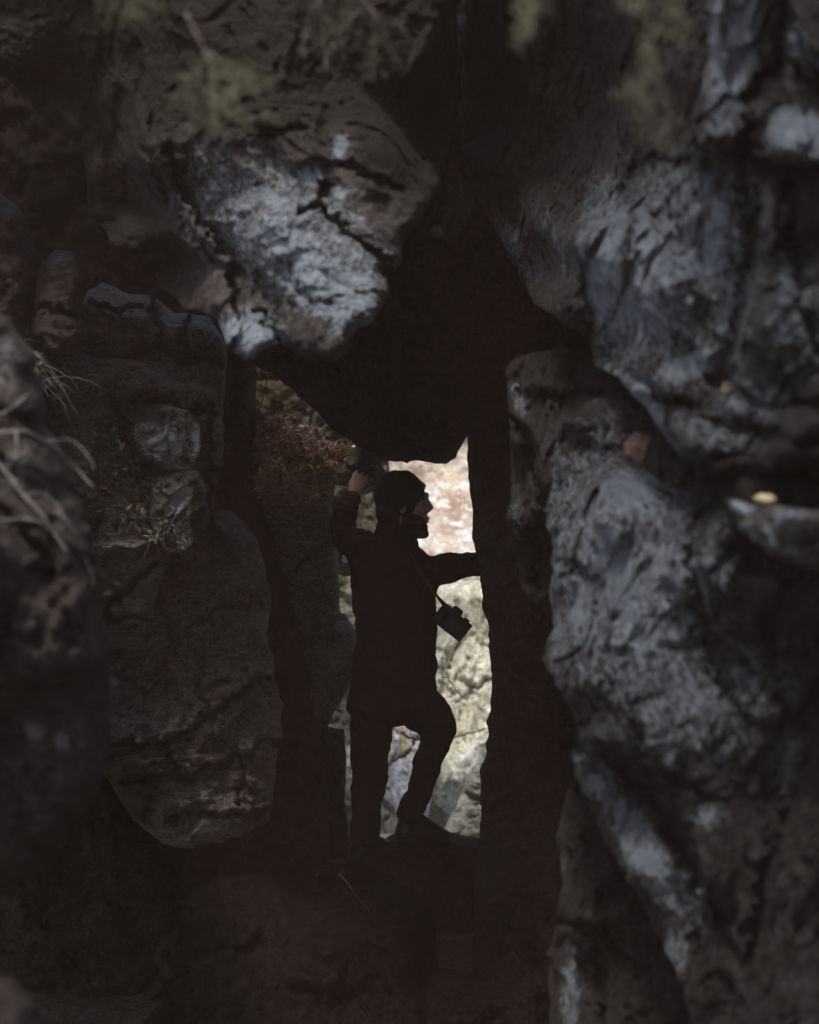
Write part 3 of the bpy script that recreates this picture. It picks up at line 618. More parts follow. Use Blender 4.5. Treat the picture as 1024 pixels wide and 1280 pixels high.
def fuse(name, bm, mat, voxel=.007, smooth=4, fn=None, parent=None, loc=None):
    me = bpy.data.meshes.new('tmp'); bm.to_mesh(me); bm.free()
    o = bpy.data.objects.new('tmp', me); COL.objects.link(o)
    r = o.modifiers.new('r', 'REMESH'); r.mode = 'VOXEL'; r.voxel_size = voxel
    s = o.modifiers.new('s', 'SMOOTH'); s.factor = .5; s.iterations = smooth
    dg = bpy.context.evaluated_depsgraph_get(); dg.update()
    m2 = bpy.data.meshes.new_from_object(o.evaluated_get(dg))
    bpy.data.objects.remove(o); bpy.data.meshes.remove(me)
    V = np.empty(len(m2.vertices) * 3); m2.vertices.foreach_get('co', V); V = V.reshape(-1, 3)
    if fn is not None: V = fn(V)
    Fc = [tuple(p.vertices) for p in m2.polygons]
    bpy.data.meshes.remove(m2)
    return mesh_obj(name, V, Fc, mat, parent=parent, loc=loc)

M['skin'] = plain_mat('skin', (.32, .18, .16), (.44, .265, .24), 60, .5, .4, .2, .1)
M['jacket'] = plain_mat('jacket', (.026, .018, .016), (.040, .027, .024), 45, .8, .12, .4)
M['trousers'] = plain_mat('trousers', (.024, .017, .015), (.034, .025, .022), 80, .9, .15, .4)
M['hair'] = plain_mat('hair', (.024, .016, .013), (.038, .026, .021), 120, .6, .3, .5)
M['leather'] = plain_mat('leather', (.02, .015, .012), (.04, .03, .024), 60, .5, .4, .3)
M['rubber'] = plain_mat('rubber', (.02, .02, .02), (.03, .03, .03), 60, .8, .3, .3)
M['black_plastic'] = plain_mat('black_plastic', (.024, .018, .016), (.034, .026, .024), 90, .6, .2, .1)
M['glass'] = plain_mat('lens_glass', (.012, .010, .012), (.02, .016, .018), 5, .2, .4)
M['metal'] = plain_mat('metal', (.45, .45, .46), (.6, .6, .62), 40, .3, .6); M['metal'].node_tree.nodes['Principled BSDF'].inputs['Metallic'].default_value = 1
M['strap'] = plain_mat('strap', (.04, .03, .02), (.06, .045, .03), 60, .7, .3)

HD = W3(504, 632)             # head centre
NK0, NK1 = W3(500, 655), W3(490, 682)
SL, SR = W3(450, 683, .02), W3(538, 712, .0)         # shoulders
EL = W3(424, 668, .10); WR = W3(436, 622, .11)       # raised arm: elbow, wrist
ER = W3(572, 708, -.02); WRR = W3(606, 704, .03)
HIPL, HIPR = W3(466, 880), W3(512, 872)
KL, AL = W3(462, 968), W3(454, 1046)
KR, AR = W3(551, 902, -.10), W3(513, 1022, .02)
feet = [(AL, 454, 1064, -12), (AR, 520, 1034, 30)]

def head_parts(bm):
    ball(bm, HD + Vector((-.012, 0, .030)), .100, (1.02, .80, .98))           # skull
    ball(bm, HD + Vector((.032, 0, -.018)), .080, (.98, .76, 1.12))           # face
    hullpts(bm, [(HD + Vector((.055, 0, -.100)), .030, (1, 1, .8)), (HD + Vector((.092, 0, -.128)), .016, (1, 1.3, 1)), (HD + Vector((0, .045, -.06)), .03, (1, 1, 1)), (HD + Vector((0, -.045, -.06)), .03, (1, 1, 1))])  # jaw and chin
    hullpts(bm, [(HD + Vector((.106, 0, .026)), .009, (1, 1, 1)), (HD + Vector((.124, 0, -.008)), .0115, (1, 1, 1)), (HD + Vector((.106, 0, -.020)), .016, (1, 1, .8))])   # nose
    ball(bm, HD + Vector((.100, 0, .045)), .022, (.7, 1.9, .7))                # brow
    ball(bm, HD + Vector((.106, 0, -.056)), .014, (.9, 1.5, .55)); ball(bm, HD + Vector((.104, 0, -.071)), .013, (.9, 1.4, .55))       # lips
    for s in (-1, 1):
        ball(bm, HD + Vector((.080, s * .034, .018)), .013)                   # eyes
        ball(bm, HD + Vector((-.002, s * .082, -.005)), .030, (.62, .32, 1.05), Matrix.Rotation(.25 * s, 4, 'Z'))   # ears

def hand(bm, wrist, palm_dir, up, side, curl, spread=.12, s=1.0):
    """a palm, four unequal bent fingers and a thumb leaving the side of the palm"""
    d = palm_dir.normalized(); n = up.normalized(); w = side.normalized()
    p0 = wrist; p1 = wrist + d * .085 * s
    hullpts(bm, [(p0 + d * .01, .022 * s, (1, 1, 1)), (p1 + w * .034 * s, .0115 * s, (1, 1, 1)), (p1 - w * .034 * s, .011 * s, (1, 1, 1)), (p0 + d * .03 + w * .024 * s, .015 * s, (1, 1, 1)), (p0 + d * .03 - w * .022 * s, .014 * s, (1, 1, 1))])
    for k, (off, L) in enumerate(((.0365, .074), (.0122, .083), (-.0122, .077), (-.0365, .060))):
        L *= s; c = p1 + w * off * s
        ang = 0; dirv = (d + w * off * spread * 20 * .05).normalized(); r = .0084 * s
        pts = [(c - dirv * .01, r * 1.15)]
        for j, fr in enumerate((.44, .32, .24)):
            ang += curl[j] + .05 * k
            v = dirv * math.cos(ang) - n * math.sin(ang)
            c = c + v * L * fr; pts.append((c, r * (1 - .09 * (j + 1))))
        limb(bm, pts, 10)
    t0 = p0 + d * .022 * s + w * .026 * s; t1 = t0 + (d * .6 + w * .75 - n * .25).normalized() * .040 * s
    t2 = t1 + (d * .85 + w * .35 - n * .4).normalized() * .030 * s; t3 = t2 + (d * .9 + w * .05 - n * .5).normalized() * .024 * s
    limb(bm, [(t0, .014 * s), (t1, .0115 * s), (t2, .0100 * s), (t3, .0082 * s)], 10)

def arms(bm, g):
    limb(bm, [(SL, .056 + g), (SL.lerp(EL, .5), .052 + g), (EL, .047 + g), (EL.lerp(WR, .4), .046 + g), (WR, .031 + g * .8)])
    limb(bm, [(SR, .054 + g), (SR.lerp(ER, .5), .053 + g), (ER, .049 + g), (ER.lerp(WRR, .4), .045 + g), (WRR, .034 + g)])
def torso(bm, g, low=True):
    hullpts(bm, [(SL + Vector((.01, .02, -.01)), .055 + g, (1, .9, 1)), (SR + Vector((-.03, 0, 0)), .05 + g, (1, .9, 1)), (NK1, .055 + g, (1, 1, .7)), (W3(480, 760), .13 + g * .6, (.9, .78, 1)), (W3(508, 760), .115 + g * .6, (1, .8, 1))])
    hullpts(bm, [(W3(480, 760), .125 + g * .6, (.9, .78, 1)), (W3(508, 765), .115 + g * .6, (1, .8, 1)), (W3(476, 830), .108 + g, (.9, .85, 1)), (W3(508, 825), .115 + g, (1, .85, 1))])
    hullpts(bm, [(W3(478, 825), .108 + g, (.9, .85, 1)), (W3(508, 820), .112 + g, (1, .85, 1)), (HIPL, .092 + g, (1, 1.1, 1)), (HIPR, .095 + g, (1, 1.1, 1))])
def legs(bm, g):
    limb(bm, [(HIPL, .088 + g), (HIPL.lerp(KL, .5), .078 + g), (KL, .058 + g), (KL.lerp(AL, .3), .056 + g), (AL, .038 + g * 1.4)])
    limb(bm, [(HIPR, .092 + g), (HIPR.lerp(KR, .5), .085 + g), (KR, .056 + g), (KR.lerp(AR, .35), .050 + g), (AR, .036 + g)])
def footpts(a, px, py, yaw, g):
    toe = W3(px, py) + Vector((.02, 0, 0)); d = Vector((math.cos(math.radians(yaw + 60)), math.sin(math.radians(yaw + 60)), 0))
    if px > 500: d = Vector((.80, .35, -.12))
    d.normalize()
    z = a.z - .075
    h = Vector((a.x, a.y, z)) - d * .03
    return [(a + Vector((0, 0, -.01)), .042 + g, (1, 1, 1)), (h, .036 + g, (1, 1, .9)), (h + d * .12, .038 + g, (1, 1, .7)), (h + d * .19, .030 + g, (1, 1, .7))]

bm = bmesh.new()
head_parts(bm)
limb(bm, [(NK0 + Vector((-.01, 0, .02)), .056), (NK1, .062)])
torso(bm, -.012); arms(bm, -.008); legs(bm, -.010)
for a, px, py, yw in feet: hullpts(bm, footpts(a, px, py, yw, -.010))
# raised hand lies over the rock edge, knuckles to the camera side, fingertips bending down to the right
hand(bm, W3(438, 616, .10), Vector((.50, .05, .72)), Vector((0, -1, .1)), Vector((.78, 0, -.50)), (.85, .75, .45), s=.98)
hand(bm, WRR + Vector((.012, .0, 0)), Vector((.8, .35, .5)), Vector((0, -.9, .3)), Vector((-.45, 0, .85)), (.25, .45, .4), s=1.0)
base = W3(480, 1070)
person = fuse('person', bm, M['skin'], voxel=.0045, smooth=2, loc=base)
tag(person, 'man in dark jacket bracing both arms between the passage walls, face in profile', 'person')

def nz(V, amp, s, sd): 
    return V + (np.stack([fbm(V * s, 3, sd), fbm(V * s + 7, 3, sd + 1), fbm(V * s + 13, 3, sd + 2)], 1)) * amp
def jacketfn(V):
    # padded baffles around the sleeves, soft folds elsewhere
    out = nz(V, .024, 8, 71)
    a, b = np.array(EL), np.array(WR)
    for a, b, rr, cnt in ((np.array(EL), np.array(WR), .10, 7), (np.array(SL), np.array(EL), .10, 5)):
        ab = b - a; t = ((V - a) @ ab) / (ab @ ab); c = a + np.clip(t, 0, 1)[:, None] * ab
        r = V - c; L = np.linalg.norm(r, axis=1)
        w = np.clip(1 - L / rr, 0, 1) * ((t > -.1) & (t < 1.05)) > 0
        k = np.where(w, np.abs(np.sin(t * math.pi * cnt)) * .011 - .005, 0)
        out += r / (L[:, None] + 1e-6) * k[:, None]
    return out
bm = bmesh.new(); torso(bm, .020); arms(bm, .016)
hullpts(bm, [(W3(476, 840), .125, (.95, .9, 1)), (W3(508, 840), .125, (1, .9, 1)), (W3(476, 872), .122, (.95, .9, .4)), (W3(512, 868), .125, (1, .9, .4))])
limb(bm, [(NK1 + Vector((0, 0, .0)), .085), (NK1 + Vector((.008, 0, .060)), .080)]); limb(bm, [(NK1 + Vector((.05, 0, .0)), .07), (NK1 + Vector((.050, 0, .030)), .058)])
jk = fuse('jacket', bm, M['jacket'], voxel=.008, smooth=3, fn=jacketfn, parent=person)
bm = bmesh.new(); legs(bm, .018)
hullpts(bm, [(HIPL, .105, (1, 1, .8)), (HIPR, .105, (1, 1, .8))])
fuse('trousers', bm, M['trousers'], voxel=.008, smooth=3, fn=lambda V: nz(V, .022, 9, 75), parent=person)
for a, px, py, yw in feet:
    bm = bmesh.new(); hullpts(bm, footpts(a, px, py, yw, .007)); limb(bm, [(a + Vector((0, 0, .03)), .052), (a + Vector((0, 0, -.02)), .050)])
    bt = fuse('boot', bm, M['leather'], voxel=.007, smooth=2, parent=person)
    bm = bmesh.new()
    f = footpts(a, px, py, yw, .012)[1:]
    hullpts(bm, [(c + Vector((0, 0, -.028)), r, (1.05, 1.05, .35)) for c, r, s in f])
    fuse('sole', bm, M['rubber'], voxel=.007, smooth=1, parent=bt)
bm = bmesh.new()
ball(bm, HD + Vector((-.016, 0, .046)), .112, (1.06, .88, 1.0)); ball(bm, HD + Vector((-.048, 0, -.018)), .088, (.88, 1.0, 1.15))
ball(bm, HD + Vector((.040, 0, .082)), .052, (1.25, 1.2, .62)); ball(bm, HD + Vector((-.035, 0, -.055)), .075, (.85, .95, 1.0))
for s_ in (-1, 1): ball(bm, HD + Vector((-.004, s_ * .070, .010)), .048, (.9, .5, 1.1))
fuse('hair', bm, M['hair'], voxel=.006, smooth=2, fn=lambda V: nz(V, .010, 22, 81), parent=person)
bm = bmesh.new()
hullpts(bm, [(HD + Vector((.090, 0, -.122)), .026, (1, 1.3, 1)), (HD + Vector((.052, 0, -.104)), .036, (1, 1.3, .8)), (HD + Vector((.018, 0, -.040)), .030, (1, 2.4, 1)), (HD + Vector((.075, 0, -.070)), .026, (1, 2.2, 1)), (HD + Vector((.02, 0, -.105)), .04, (1, 1.3, 1))])
for s_ in (-1, 1): ball(bm, HD + Vector((.022, s_ * .056, -.060)), .036); ball(bm, HD + Vector((.055, s_ * .044, -.072)), .036)
fuse('beard', bm, M['hair'], voxel=.005, smooth=2, fn=lambda V: nz(V, .007, 40, 85), parent=person)

# ---- the camera hanging on his chest
cc = W3(564, 776, -.10)
cr = Matrix.Rotation(math.radians(38), 3, 'Y')
def boxm(bm, c, s, bev=.006, R3=None, taper=1.0):
    r = bmesh.ops.create_cube(bm, size=1)['verts']
    for v in r:
        t = taper if v.co.z > 0 else 1
        v.co = Vector((v.co.x * s[0] * t, v.co.y * s[1] * t, v.co.z * s[2])) + Vector(c)
    ed = list({e for v in r for e in v.link_edges})
    bmesh.ops.bevel(bm, geom=ed, offset=bev, segments=3, affect='EDGES', profile=.6)
def cylm(bm, c, r, h, axis='Y', seg=28, r2=None):
    rot = {'Y': Matrix.Rotation(math.pi / 2, 4, 'X'), 'Z': Matrix.Identity(4), 'X': Matrix.Rotation(math.pi / 2, 4, 'Y')}[axis]
    bmesh.ops.create_cone(bm, cap_ends=True, segments=seg, radius1=r, radius2=r if r2 is None else r2, depth=h, matrix=Matrix.Translation(c) @ rot)
def bobj(name, bm, mat, parent=None, smooth=False, R3=None, c=None):
    if R3 is not None: bmesh.ops.transform(bm, matrix=Matrix.Translation(c) @ R3.to_4x4(), verts=bm.verts)
    V = [tuple(v.co) for v in bm.verts]; bm.verts.index_update(); Fc = [tuple(v.index for v in f.verts) for f in bm.faces]; bm.free()
    return mesh_obj(name, V, Fc, mat, parent=parent, smooth=smooth)
CT = empty('camera_on_strap', cc)
tag(CT, 'black photo camera hanging tilted on a strap at the man\'s chest', 'camera')
bm = bmesh.new(); boxm(bm, (0, 0, 0), (.158, .062, .092), .009); boxm(bm, (-.012, 0, .054), (.058, .052, .032), .008, taper=.75); boxm(bm, (-.056, -.034, -.006), (.028, .022, .078), .008)
body = bobj('body', bm, M['black_plastic'], CT, R3=cr, c=cc)
bm = bmesh.new(); cylm(bm, (.012, .062, -.004), .036, .062); cylm(bm, (.012, .088, -.004), .039, .016)
lens = bobj('lens', bm, M['black_plastic'], CT, R3=cr, c=cc)
bm = bmesh.new(); ball(bm, Vector((.012, .094, -.004)), .030, (1, .2, 1)); bobj('front_glass', bm, M['glass'], lens, True, cr, cc)
bm = bmesh.new(); cylm(bm, (.045, 0, .049), .014, .012, 'Z'); bobj('dial', bm, M['black_plastic'], CT, R3=cr, c=cc)
bm = bmesh.new(); cylm(bm, (-.052, 0, .050), .011, .014, 'Z'); bobj('dial', bm, M['metal'], CT, R3=cr, c=cc)
bm = bmesh.new(); boxm(bm, (.02, -.0325, -.004), (.07, .004, .052), .0015); bobj('screen', bm, M['glass'], CT, R3=cr, c=cc)
# strap: flat band from the camera lugs up across the chest to the neck
def band(pts, w, th, mat, name, parent):
    bm = bmesh.new(); prev = None
    for i, p in enumerate(pts):
        a = pts[max(0, i - 1)]; b = pts[min(len(pts) - 1, i + 1)]
        t = (b - a).normalized(); s = t.cross(Vector((0, 1, 0))).normalized() if abs(t.y) < .9 else Vector((1, 0, 0))
        n = t.cross(s).normalized()
        ring = [bm.verts.new(p + s * sx * w / 2 + n * sy * th / 2) for sx, sy in ((-1, -1), (1, -1), (1, 1), (-1, 1))]
        if prev:
            for k in range(4): bm.faces.new((prev[k], prev[(k + 1) % 4], ring[(k + 1) % 4], ring[k]))
        else: bm.faces.new(ring[::-1])
        prev = ring
    bm.faces.new(prev)
    return bobj(name, bm, mat, parent)
lug = cc + cr @ Vector((-.070, 0, .036)); lug2 = cc + cr @ Vector((.070, 0, .036))
def bez(a, b, c, d, n=14):
    return [a * (1 - t) ** 3 + b * 3 * t * (1 - t) ** 2 + c * 3 * t * t * (1 - t) + d * t ** 3 for t in [i / (n - 1) for i in range(n)]]
band(bez(lug, lug + Vector((-.02, 0, .02)), W3(538, 730, -.13), W3(512, 690, -.09)), .010, .003, M['strap'], 'strap', CT)
band(bez(lug2, lug2 + Vector((-.10, -.02, .10)), W3(540, 745, -.14), W3(516, 700, -.10)), .010, .003, M['strap'], 'strap', CT)
M['needle_pale'] = plain_mat('needle_pale', (.066, .068, .035), (.14, .135, .075), 25, .6, .3)
M['dead_twig'] = plain_mat('dead_twig', (.05, .04, .034), (.09, .07, .06), 40, .8, .2)
# ================================================================== plants, roots, leaves
rnd = random.Random(5)
def tube(bm, pts, radii, seg=6):
    prev = None
    for i, p in enumerate(pts):
        a = pts[max(0, i - 1)]; b = pts[min(len(pts) - 1, i + 1)]
        t = (b - a).normalized(); u = t.orthogonal().normalized(); v = t.cross(u)
        ring = [bm.verts.new(p + (u * math.cos(k * 2 * math.pi / seg) + v * math.sin(k * 2 * math.pi / seg)) * radii[i]) for k in range(seg)]
        if prev:
            # keep rings aligned
            j = min(range(seg), key=lambda s: (ring[s].co - prev[0].co).length)
            ring = ring[j:] + ring[:j]
            for k in range(seg): bm.faces.new((prev[k], prev[(k + 1) % seg], ring[(k + 1) % seg], ring[k]))
        else: bm.faces.new(ring[::-1])
        prev = ring
    bm.faces.new(prev)
def wob(pts, amp, n=4):
    out = []
    for a, b in zip(pts, pts[1:]):
        for i in range(n):
            p = a.lerp(b, i / n); out.append(p + Vector((rnd.uniform(-1, 1), rnd.uniform(-1, 1), rnd.uniform(-1, 1))) * amp)
    out.append(pts[-1]); return out
def leafq(bm, c, d, L, w, up=None, bend=.25):
    """a folded leaf blade: four quads along its midrib"""
    d = d.normalized(); s = d.cross(up or Vector((rnd.uniform(-1, 1), rnd.uniform(-1, 1), rnd.uniform(-1, 1)))).normalized(); n = d.cross(s)
    rows = []
    for k, (t, ww) in enumerate(((0, .12), (.3, .85), (.6, 1), (.85, .55), (1, .05))):
        m = c + d * L * t + n * bend * L * t * t
        rows.append([bm.verts.new(m - s * w * ww / 2 + n * w * .18 * ww), bm.verts.new(m), bm.verts.new(m + s * w * ww / 2 + n * w * .18 * ww)])
    for a, b in zip(rows, rows[1:]):
        bm.faces.new((a[0], a[1], b[1], b[0])); bm.faces.new((a[1], a[2], b[2], b[1]))

def twig(label, stem, fingers, Y, nl=.010, nw=.0028, mat='needle', seed=1, woody=.0017):
    """a hanging spray of conifer: woody stem, drooping finger-like shoots clothed in short flat needles"""
    global rnd
    rnd = random.Random(seed)
    pts = [P(x, y, Y) for x, y in stem]
    t = empty('conifer_sprig', pts[0]); tag(t, label, 'conifer sprig', 'conifer sprigs hanging into the top of the picture')
    st = bmesh.new(); nd = bmesh.new()
    tube(st, wob(pts, .001, 3), [woody * (1 - .5 * i / (3 * len(pts))) for i in range(3 * len(pts) - 2)])
    for f in fingers:
        dy = rnd.uniform(-.02, .03)
        Q = [P(x, y, Y + dy * k / (len(f) - 1)) for k, (x, y) in enumerate(f)]
        Q = wob(Q, .0012, 5)
        tube(st, Q, [.0011 * (1 - .5 * i / len(Q)) for i in range(len(Q))], 5)
        n = len(Q) - 1
        for i, (a, b) in enumerate(zip(Q, Q[1:])):
            dv = b - a; m = max(2, int(dv.length / .0016))
            fr = i / n; l0 = nl * (.55 + .75 * math.sin(math.pi * min(1, .15 + fr * .8)))
            for k in range(m):
                c = a + dv * (k / m); an = rnd.uniform(0, 6.283)
                sd = dv.normalized().cross(Vector((math.cos(an), math.sin(an), .2))).normalized()
                leafq(nd, c, sd * .75 + dv.normalized() * 1.0, l0 * rnd.uniform(.6, 1.15), nw)
            if rnd.random() < .7:      # small side shoot
                sdir = (dv.normalized() + dv.normalized().cross(Vector((0, 1, 0))).normalized() * rnd.choice((-1, 1)) * .8).normalized()
                e = a + sdir * nl * 1.9
                for k in range(12):
                    an = rnd.uniform(0, 6.283); sd = sdir.cross(Vector((math.cos(an), math.sin(an), .2))).normalized()
                    leafq(nd, a.lerp(e, k / 12), sd * .7 + sdir, nl * .6, nw * .8)
    bobj('stem', st, M['twig'], t, True); bobj('needles', nd, M[mat], t, True)
    return t
twig('olive conifer sprig hanging from a pale forked twig before the overhanging boulder', [(232, 15), (246, 45), (256, 62), (272, 72), (290, 80)],
     [[(256, 62), (250, 85), (244, 120), (240, 172)], [(252, 80), (238, 100), (228, 130)], [(258, 66), (266, 100), (270, 135), (272, 166)], [(272, 74), (285, 95), (296, 125), (304, 158)], [(285, 78), (305, 95), (322, 120), (334, 150)], [(262, 70), (278, 110), (286, 150)], [(250, 90), (256, 130), (254, 150)], [(290, 80), (316, 90), (344, 108)]], 1.75, seed=2, mat='needle_pale')
twig('dim green spray of conifer at the top edge, first left of the dark crack', [(440, -40), (455, 0), (470, 18)],
     [[(455, 0), (450, 30), (446, 62)], [(465, 12), (468, 50), (466, 98)], [(470, 18), (486, 50), (492, 84)], [(470, 18), (500, 30), (520, 60)], [(460, 5), (430, 30), (420, 60)]], 2.0, mat='needle_dark', seed=4, nl=.013)
twig('faint drooping conifer spray above the middle of the overhanging boulder', [(380, -50), (398, -10), (404, 20)],
     [[(398, -10), (384, 30), (378, 70)], [(402, 10), (404, 50), (410, 92)], [(404, 20), (424, 45), (432, 76)]], 2.1, mat='needle_dark', seed=5, nl=.013)
twig('short pale olive sprig cut by the top edge, left of the forked twig', [(140, -40), (165, -14)],
     [[(150, -20), (142, 0), (136, 14)], [(158, -18), (162, 5), (166, 26)], [(165, -14), (180, 0), (190, 14)]], 1.6, seed=6)
twig('blurred olive conifer tip hanging alone just right of the dark crack', [(668, -50), (664, -15)],
     [[(664, -20), (656, 15), (648, 64)], [(664, -15), (664, 10), (660, 44)], [(668, -20), (674, 0), (672, 22)]], 1.35, seed=7, nl=.0075, mat='needle_pale')
twig('long blurred yellow-green sprig hanging lowest, right of centre at the top', [(796, -40), (806, -5)],
     [[(806, -10), (812, 30), (810, 70), (798, 112)], [(800, 100), (788, 112), (782, 120)], [(808, 60), (806, 110), (801, 152)], [(806, -5), (790, 10), (776, 8)], [(812, 50), (822, 80), (826, 110)]], 1.35, seed=8, nl=.0068, mat='needle_pale')
twig('blurred curl of yellow-green conifer bending right above the longest sprig', [(806, -30), (822, -5)],
     [[(822, -5), (842, 12), (852, 32), (846, 52)], [(840, 12), (834, 30), (826, 44)]], 1.38, seed=9, nl=.0075, mat='needle_pale')
twig('dim brownish sprig behind the longest sprig, against the streaked boulder', [(812, 50), (824, 100)],
     [[(824, 100), (836, 140), (828, 192)], [(826, 110), (812, 150), (800, 178)], [(828, 120), (846, 160), (846, 186)]], 1.6, mat='needle_dark', seed=10, nl=.009)

# ---- roots over the foreground boulder
def root(label, pts, r0, branches=(), off=.02, seed=1):
    global rnd
    rnd = random.Random(seed); r0 = r0 * .72
    t = empty('root', on(R_LFORE, pts[0][0], pts[0][1], off)); tag(t, label, 'root', 'pale roots over the foreground boulder')
    for nm, pl, rr in [('main_root', pts, r0)] + [('side_root', b, r0 * .5) for b in branches]:
        Q = [on(R_LFORE, x, y, off + .004) if x < 125 else P(x, y, 2.35) for x, y in pl]
        Q = wob(Q, r0 * .5, 4)
        # smooth
        for _ in range(2): Q = [Q[0]] + [(Q[i - 1] + Q[i] * 2 + Q[i + 1]) / 4 for i in range(1, len(Q) - 1)] + [Q[-1]]
        b = bmesh.new(); tube(b, Q, [rr * (1 - .55 * i / len(Q)) * (1 + .15 * math.sin(i * 1.7)) for i in range(len(Q))], 8)
        bobj(nm, b, M['root'], t, True)
root('long pale root arching right from the left edge and down the foreground boulder', [(-60, 540), (0, 542), (30, 536), (60, 552), (90, 580), (118, 610)], .0045, [[(60, 552), (85, 548), (104, 560), (120, 590)], [(20, 538), (22, 560), (18, 575)]], seed=1)
root('short bright root slanting up from the left edge above the arching root', [(-50, 530), (0, 520), (18, 508), (34, 494)], .0055, [], seed=2)
root('thin root dropping through the bright scuffed patch at the left edge', [(-20, 560), (8, 590), (30, 620), (55, 645), (75, 680)], .004, [[(8, 590), (20, 572), (36, 560)], [(30, 620), (52, 615), (70, 628), (92, 668)]], seed=3)
root('faint level root just under the bright scuffed patch at the left edge', [(-40, 648), (0, 652), (30, 648), (60, 655), (85, 690)], .0038, [], seed=4)
root('wiry root trailing down the right side of the foreground boulder', [(70, 640), (95, 665), (108, 700), (118, 735)], .003, [], seed=5)

# ---- dry stalks and moss cushion
def tuft(name, label, cat, base_label, spots, n, L, w, mats, seed, group=None, off=.01, dirv=(0, -.5, .2), curlz=-.5, parts=('stalks',)):
    global rnd
    rnd = random.Random(seed)
    pts0 = [on(base_label, x, y, off) for x, y, r in spots]
    t = empty(name, pts0[0]); tag(t, label, cat, group)
    for nm, mt, frac, wd, ln in parts:
        b = bmesh.new()
        for k in range(int(n * frac)):
            x, y, r = rnd.choice(spots)
            a = rnd.uniform(0, 6.283); rr = r * math.sqrt(rnd.random())
            c = on(base_label, x + rr * math.cos(a), y + rr * math.sin(a), rnd.uniform(0, off))
            d = (Vector(dirv) + Vector((rnd.uniform(-1, 1), rnd.uniform(-.8, .3), rnd.uniform(-.8, 1)))).normalized()
            l = L * ln * rnd.uniform(.5, 1.3)
            if wd == 0:
                p = [c]; dd = d
                for q_ in range(5):
                    dd = (dd + Vector((rnd.uniform(-.3, .3), rnd.uniform(-.2, .2), curlz * .4))).normalized(); p.append(p[-1] + dd * l / 5)
                tube(b, p, [w * (1 - .15 * j) for j in range(6)], 4)
            else: leafq(b, c, d, l, wd * rnd.uniform(.7, 1.2), bend=rnd.uniform(-.5, .6))
        bobj(nm, b, M[mt], t, True)
    return t
tuft('dry_plant', 'clump of dry stalks, moss and orange leaves beside the rounded pale stone', 'plant', R_LLEDGE,
     [(140, 550, 22), (150, 590, 28), (170, 620, 28), (160, 640, 20), (190, 640, 16), (200, 660, 18)], 420, .07, .0011, 0, 31, off=.05,
     parts=(('stalks', 'root', 1.2, 0, 1.3), ('moss', 'mossy', 2.2, .012, .35), ('dead_leaves', 'dryleaf', .14, .016, .4)))
tuft('dry_plant', 'pale wiry dead stalks trailing over the dim rock, left of the ledge plants', 'plant', R_LDARK,
     [(42, 450, 18), (55, 470, 16)], 34, .20, .0014, 0, 32, off=.05, dirv=(1.1, -.3, .0), curlz=-.5, parts=(('stalks', 'root', 1, 0, 1), ('moss', 'mossy', 2, .02, .12)))
tuft('dry_plant', 'tiny lichen-like tuft hanging on the white-patched stone', 'plant', R_LWHITE,
     [(222, 676, 14), (205, 660, 10)], 160, .03, .001, 0, 33, off=.03, parts=(('stalks', 'root', .5, 0, 1), ('moss', 'mossy', 1, .008, .6)))
tuft('dry_fronds', 'heap of dry red-brown fronds over the rock left of the man', 'plant', R_MLIT,
     [(345, 545, 30), (380, 560, 30), (405, 585, 26), (350, 590, 34), (325, 580, 26), (375, 605, 26), (320, 605, 16), (395, 612, 12), (415, 575, 16), (330, 540, 30)], 800, .085, .0013, 0, 34, off=.05,
     parts=(('stalks', 'dryleaf', .5, 0, 1.3), ('dead_leaves', 'dryleaf', 3.2, .010, .45)))
# litter at the gap's upper left and by the feet
tuft('leaf_litter', 'few dead leaves caught on the slab edge by the man\'s raised hand', 'leaves', R_MSLAB,
     [(440, 562, 12), (450, 575, 10), (425, 570, 10)], 90, .06, .001, 0, 35, off=.05, parts=(('dead_leaves', 'dryleaf', 1, .03, .6), ('moss', 'mossy', 1, .02, .5)))
tuft('leaf_litter', 'scrap of dead leaves on the passage floor left of the man\'s feet', 'leaves', R_FLOORB,
     [(400, 1086, 12), (425, 1088, 6)], 16, .04, .001, 0, 36, off=.02, parts=(('dead_leaves', 'dead_twig', 1, .022, .7), ('stalks', 'twig', .3, 0, 1.2)))

def branch(label, pts, Y, r, mat='twig', branches=(), seed=1, Ys=None):
    global rnd
    rnd = random.Random(seed)
    t = empty('branch', P(pts[0][0], pts[0][1], Y)); tag(t, label, 'branch')
    for nm, pl, rr in [('stem', pts, r)] + [('side_stem', b, r * .6) for b in branches]:
        Q = wob([P(x, y, Y) for x, y in pl], r * 1.2, 4)
        b = bmesh.new(); tube(b, Q, [rr * (1 - .5 * i / len(Q)) for i in range(len(Q))], 7); bobj(nm, b, M[mat], t, True)
branch('thin arched twig rising from the red-brown fronds', [(350, 545), (356, 515), (368, 505), (378, 504)], 6.0, .004, seed=1)
branch('bare twig standing against the greenish slab', [(322, 525), (330, 490), (336, 470), (344, 460)], 6.6, .004, branches=[[(330, 490), (324, 478)]], seed=2)
branch('fallen twig crossing the sunlit cream face at the man\'s knee height', [(560, 922), (580, 919), (600, 915), (622, 906)], 10.2, .011, seed=3)
branch('reddish twig on the cream rock face below the camera', [(548, 830), (556, 845), (566, 858), (578, 872)], 10.4, .012, branches=[[(556, 845), (560, 828)], [(566, 858), (560, 862)]], seed=4)
branch('twig lying across the whitish slab between the man\'s legs', [(500, 918), (515, 922), (531, 921)], 9.6, .013, seed=5)
branch('upright dark twig leaning on the cream rock face', [(560, 835), (566, 812), (572, 792)], 10.6, .018, seed=6)
